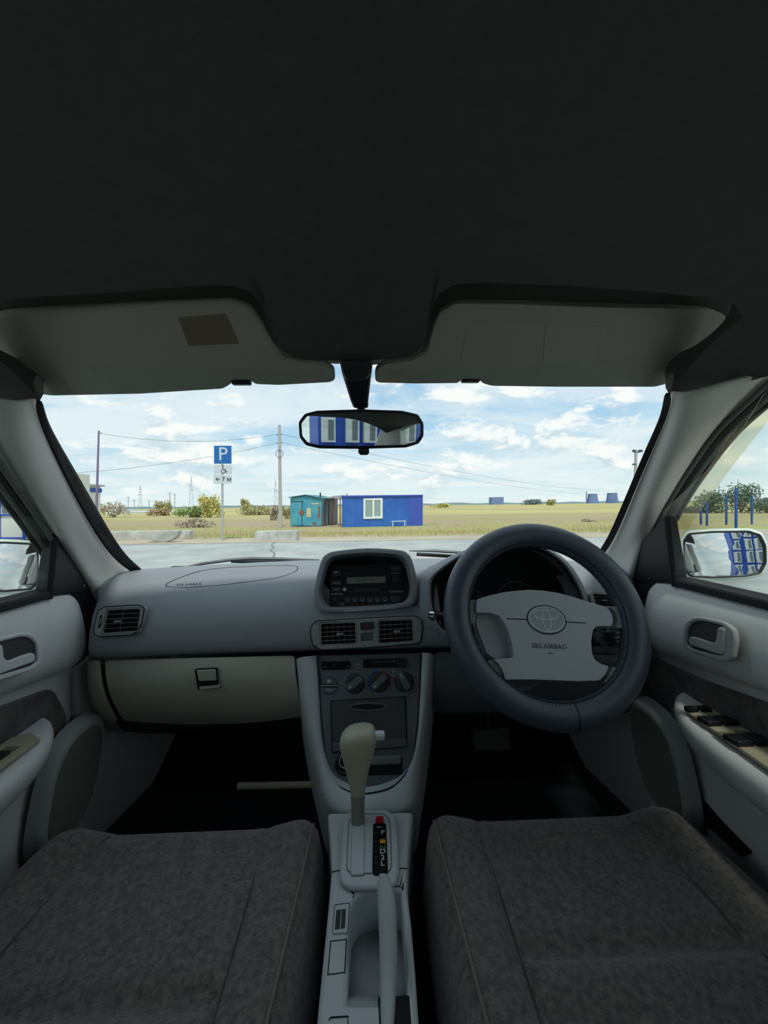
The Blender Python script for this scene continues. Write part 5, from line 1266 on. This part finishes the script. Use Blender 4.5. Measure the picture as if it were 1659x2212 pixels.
slab3('sheet', [tq(697, 1077, .3), tq(722, 1071, 1.2), tq(742, 1070, 1.4), tq(738, 1079, .8), tq(720, 1076, .3)], (0, 1.4, .05), mat('grey_sheet', s(136, 140, 138), .8), cn)
for x in (720, 735):
    bm = NB(); tube(bm, [tq(x, 1137, .8), tq(x, 1074, .8)], .04, 6); O('prop', bm, M_rust, cn)

# ---------------------------------------------------------------- horizon
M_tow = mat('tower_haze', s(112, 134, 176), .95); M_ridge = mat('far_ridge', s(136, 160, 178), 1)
DH = 1300
for lab, x0, x1, yt in (('left of two cooling towers on the right horizon', 1268, 1292, 1066.5), ('right of two cooling towers on the right horizon', 1309.5, 1335, 1064.5)):
    cx, w = (x0 + x1) / 2, (x1 - x0) / 2 / F * DH; bse = T(cx, 1087, DH); h = (1087 - yt) / F * DH
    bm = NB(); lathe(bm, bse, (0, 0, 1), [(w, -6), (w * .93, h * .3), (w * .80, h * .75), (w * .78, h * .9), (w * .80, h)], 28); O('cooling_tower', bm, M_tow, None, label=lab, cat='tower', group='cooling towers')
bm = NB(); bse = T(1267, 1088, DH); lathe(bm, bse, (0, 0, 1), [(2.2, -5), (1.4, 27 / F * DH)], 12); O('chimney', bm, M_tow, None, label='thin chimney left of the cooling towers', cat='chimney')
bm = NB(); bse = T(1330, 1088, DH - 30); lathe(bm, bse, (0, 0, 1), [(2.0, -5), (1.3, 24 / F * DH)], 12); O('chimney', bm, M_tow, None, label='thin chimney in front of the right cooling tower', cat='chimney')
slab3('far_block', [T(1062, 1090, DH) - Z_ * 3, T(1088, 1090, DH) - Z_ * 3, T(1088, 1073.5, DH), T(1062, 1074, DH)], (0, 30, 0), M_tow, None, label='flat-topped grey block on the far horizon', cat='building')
bm = NB(); rows = []
random.seed(9)
hs = [2 + 5 * random.random() for _ in range(60)]
top = [Vector((-1600 + 3200 * i / 59, 1500, terrain(100) + 3 + hs[i])) for i in range(60)]
loft(bm, [[Vector((p.x, p.y, -6)) for p in top], top, [Vector((p.x, p.y + 80, -6)) for p in top]])
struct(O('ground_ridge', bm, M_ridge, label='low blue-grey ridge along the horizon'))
M_shed = mat('far_white', s(222, 230, 230), .7)
for lab, x0, x1, yt, yb in (('far white shed nearest the left pillar', 228, 262, 1101, 1113), ('middle of three far white sheds', 281, 330, 1104, 1113), ('far white shed left of the sign', 344, 379, 1103, 1112), ('small far white shed right of the sign', 515, 540, 1103, 1108)):
    t = thing('far_shed', lab, 'shed', T(x0, yb, 110)); slab3('wall', [T(x0, yb, 110), T(x1, yb, 110), T(x1, yt + 2, 110), T(x0, yt + 2, 110)], (0, 6, 0), M_shed, t)
    slab3('roof', [T(x0 - 1, yt + 2.5, 109.8), T(x1 + 1, yt + 2.5, 109.8), T(x1, yt, 110), T(x0 + 2, yt, 110)], (0, 6.2, 0), mat('far_roof', s(190, 200, 206), .7), t)

# ---------------------------------------------------------------- bushes and trees
def bush(name, lab, px, pyb, w, h, d, col, n, seed, cat='bush', leaf=None, group=None):
    random.seed(seed); base = T(px, pyb, d); W_, H_ = w / F * d, h / F * d
    H_ += base.z - terrain(d) + .1; base.z = terrain(d) - .1
    t = thing(name, lab, cat, base, group); lf = leaf or max(.10, d * .0030); n = int(n * 1.6)
    bm = NB()
    lobes = [(random.uniform(-.32, .32) * W_, random.uniform(-.3, .3) * W_ * .6, random.uniform(.14, .72) * H_, random.uniform(.18, .32)) for _ in range(12)]
    for i in range(n):
        lx, ly, lz, lr = random.choice(lobes)
        v = Vector((random.gauss(0, 1), random.gauss(0, 1), random.gauss(0, 1))).normalized() * random.random() ** .4
        p = base + Vector((lx + v.x * lr * W_, ly + v.y * lr * W_, max(.02, lz + v.z * lr * H_ * 1.1)))
        a = Vector((random.uniform(-1, 1), random.uniform(-1, 1), random.uniform(-1, 1))).normalized() * lf
        b_ = a.cross(Vector((random.uniform(-1, 1), random.uniform(-1, 1), random.uniform(-1, 1)))).normalized() * lf * .6
        bm.faces.new([bm.verts.new(q) for q in (p - a, p + b_, p + a, p - b_)])
    O('foliage', bm, mat('leaf_%d_%d_%d' % col, s(*col), .9, spec=.1, var=.25, vscale=.8), t, flat=True, norm=False)
    bm = NB()
    for lx, ly, lz, lr in lobes[:5]:
        tube(bm, [base - Vector((0, 0, .1)), base + Vector((lx * .4, ly * .4, lz * .5)), base + Vector((lx, ly, lz))], [W_ * .02, W_ * .014, W_ * .006], 5)
    O('branches', bm, mat('bark', s(120, 108, 92), .9), t)
GT = 'bushes across the meadow'
YG, GR, OL, DK, BR = (214, 206, 128), (156, 180, 112), (190, 186, 136), (112, 134, 112), (196, 184, 164)
for a in (('bush', 'tall yellow-green bush left of the sign post', 455, 1106, 50, 42, 60, YG, 900, 1), ('bush', 'low green bush left of the yellow-green one', 410, 1108, 60, 20, 62, GR, 700, 2), ('bush', 'small round tree between sign and utility pole', 529, 1098, 22, 24, 90, OL, 500, 3),
          ('bush', 'pale round bush above the left white sheds', 352, 1104, 34, 24, 95, OL, 600, 4), ('bush', 'reddish-brown mound bush behind the left white shed', 345, 1106, 46, 8, 80, (186, 164, 128), 400, 5), ('bush', 'bare grey-brown shrub by the left pillar', 245, 1106, 60, 26, 70, BR, 300, 6),
          ('bush', 'bare brown bush right of the utility pole', 594, 1115, 22, 30, 45, BR, 300, 7), ('bush', 'long olive bush row behind the utility pole', 560, 1104, 80, 16, 75, OL, 700, 8), ('bush', 'thin green tree top above the blue cabin', 753, 1100, 14, 42, 50, GR, 220, 9),
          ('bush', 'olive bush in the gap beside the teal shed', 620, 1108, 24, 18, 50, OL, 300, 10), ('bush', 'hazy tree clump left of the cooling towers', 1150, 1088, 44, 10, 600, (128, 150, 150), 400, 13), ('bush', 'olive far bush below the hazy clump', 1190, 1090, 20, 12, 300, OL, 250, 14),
          ('bush', 'small green bush beyond the right end of the cabin', 950, 1094, 40, 8, 200, YG, 260, 15), ('bush', 'thorny pinkish scrub in the middle of the meadow', 420, 1132, 80, 14, 30, BR, 500, 17), ('bush', 'dry scrub near the right pillar', 1275, 1138, 40, 18, 30, BR, 250, 18)):
    bush(*a, group=GT)
for a in (('tree', 'dark tree mass seen through the right window, leftmost crown', 1535, 1122, 70, 66, 48, DK, 900, 21), ('tree', 'dark tree crown behind the tallest blue post', 1600, 1122, 80, 84, 48, DK, 900, 22), ('tree', 'dark tree crown at the right frame edge', 1660, 1125, 90, 62, 46, DK, 900, 23), ('tree', 'greyish scrub under the trees through the right window', 1500, 1128, 60, 36, 50, (110, 124, 112), 500, 24)):
    bush(*a, cat='tree', group='trees through the right window')
# blue fence posts
M_post = mat('post_blue', s(36, 84, 160), .5)
for lab, px, yt, yb in (('blue steel post nearest the deflector', 1514, 1092, 1130), ('second blue steel post from the deflector', 1527, 1082, 1133), ('third blue steel post from the deflector', 1569, 1070, 1131), ('tallest blue steel post through the right window', 1590, 1054, 1140), ('rightmost blue steel post through the right window', 1624, 1070, 1131)):
    g_ = G(px, yb); d = min(g_.y, 24)
    bm = NB(); bse = T(px, yb + 3, d); box(bm, (bse + T(px, yt, d)) / 2, (.09, .09, (bse - T(px, yt, d)).length)); O('fence_post', bm, M_post, None, bevel=.01, label=lab, cat='post', group='blue fence posts')
pylon('small pylon above the trees in the right window', 1594, 1034, 1090, 200, ((1042, 6), (1050, 6)), 3)
for lab, px, yt in (('thin pole above the trees left of the small pylon', 1553, 1048), ('thin pole near the right frame edge', 1640, 1050)):
    bm = NB(); tube(bm, [T(px, 1100, 90), T(px, yt, 90)], .08, 6); tube(bm, [T(px - 4, yt + 5, 90), T(px + 4, yt + 5, 90)], .05, 5); O('far_mast', bm, M_far, None, label=lab, cat='mast', group='far masts')

# ---------------------------------------------------------------- buildings left and behind
M_bw = mat('facade_white', s(226, 228, 222), .7, 0, 1, .08, 1.5); M_bb = mat('facade_blue', s(40, 84, 188), .5); M_bg = mat('facade_grey', s(150, 154, 156), .7); M_bglass = mat('facade_window', s(110, 120, 122), .2)
fl = thing('left_building', 'far white building with a blue band at the left pillar', 'building', T(150, 1120, 46))
slab3('wall', [T(20, 1130, 46), T(138, 1128, 46), T(139, 1044, 46), T(20, 1044, 46)], (0, 6, 0), M_bw, fl)
slab3('blue_band', [T(20, 1061, 45.9), T(140, 1060, 45.9), T(140, 1050, 45.9), T(20, 1051, 45.9)], (0, 6.2, 0), M_bb, fl)
slab3('roof_edge', [T(20, 1046, 45.5), T(140, 1045, 45.5), T(138, 1041, 45.5), T(20, 1036, 45.5)], (0, 6.8, 0), M_bg, fl)
slab3('roof_box', [T(110, 1042, 46), T(136, 1041, 46), T(136, 1036, 46), T(110, 1036, 46)], (0, 2, 0), M_bg, fl)
kb = thing('white_kiosk', 'white kiosk with blue frames outside the left window', 'kiosk', T(0, 1168, 12.6))
kz = lambda px, py, dd=0: T(px, py, 13.2 + dd)
slab3('wall', [kz(-420, 1172), kz(52, 1166), kz(52, 1010), kz(-420, 1000)], (0, 3, 0), M_bw, kb)
for x in (-3, 51, -70, -140):
    slab3('blue_mullion', [kz(x - 3, 1167, -.04), kz(x + 2, 1167, -.04), kz(x + 2, 1010, -.04), kz(x - 3, 1010, -.04)], (0, .06, 0), M_bb, kb)
for y in (1162, 1112, 1088): slab3('blue_rail', [kz(-400, y + 3, -.05), kz(52, y + 2, -.05), kz(52, y - 1, -.05), kz(-400, y - 1, -.05)], (0, .06, 0), M_bb, kb)
for x0 in (0, -67, -137): slab3('window_pane', [kz(x0 + 4, 1108, -.03), kz(x0 + 46, 1108, -.03), kz(x0 + 46, 1062, -.03), kz(x0 + 4, 1062, -.03)], (0, .05, 0), M_bglass, kb)
rbld = thing('office_building', 'blue and white building behind the car, seen in the mirrors', 'building', (20, -42, 0))
slab3('wall', [Vector((5.2, -40, 0)), Vector((50, -40, 0)), Vector((50, -40, 15)), Vector((5.2, -40, 15))], (0, -8, 0), M_bb, rbld)
bays = None
for fl_ in range(5):
    for k in range(20):
        x = 5.5 + k * 2.2 + (.3 if k % 2 else 0); z = .3 + fl_ * 2.95
        bm = NB(); box(bm, (x + .7, -39.7, z + 1.3), (1.4, .8, 2.5)); bay = O('window_bay', bm, M_bw, rbld)
        bm = NB(); box(bm, (x + .92, -39.28, z + 1.3), (.55, .1, 2.0)); O('pane', bm, M_bglass, bay)
bm = NB(); box(bm, (27.5, -40, 15.2), (44.8, .9, .4)); O('parapet', bm, M_bw, rbld)
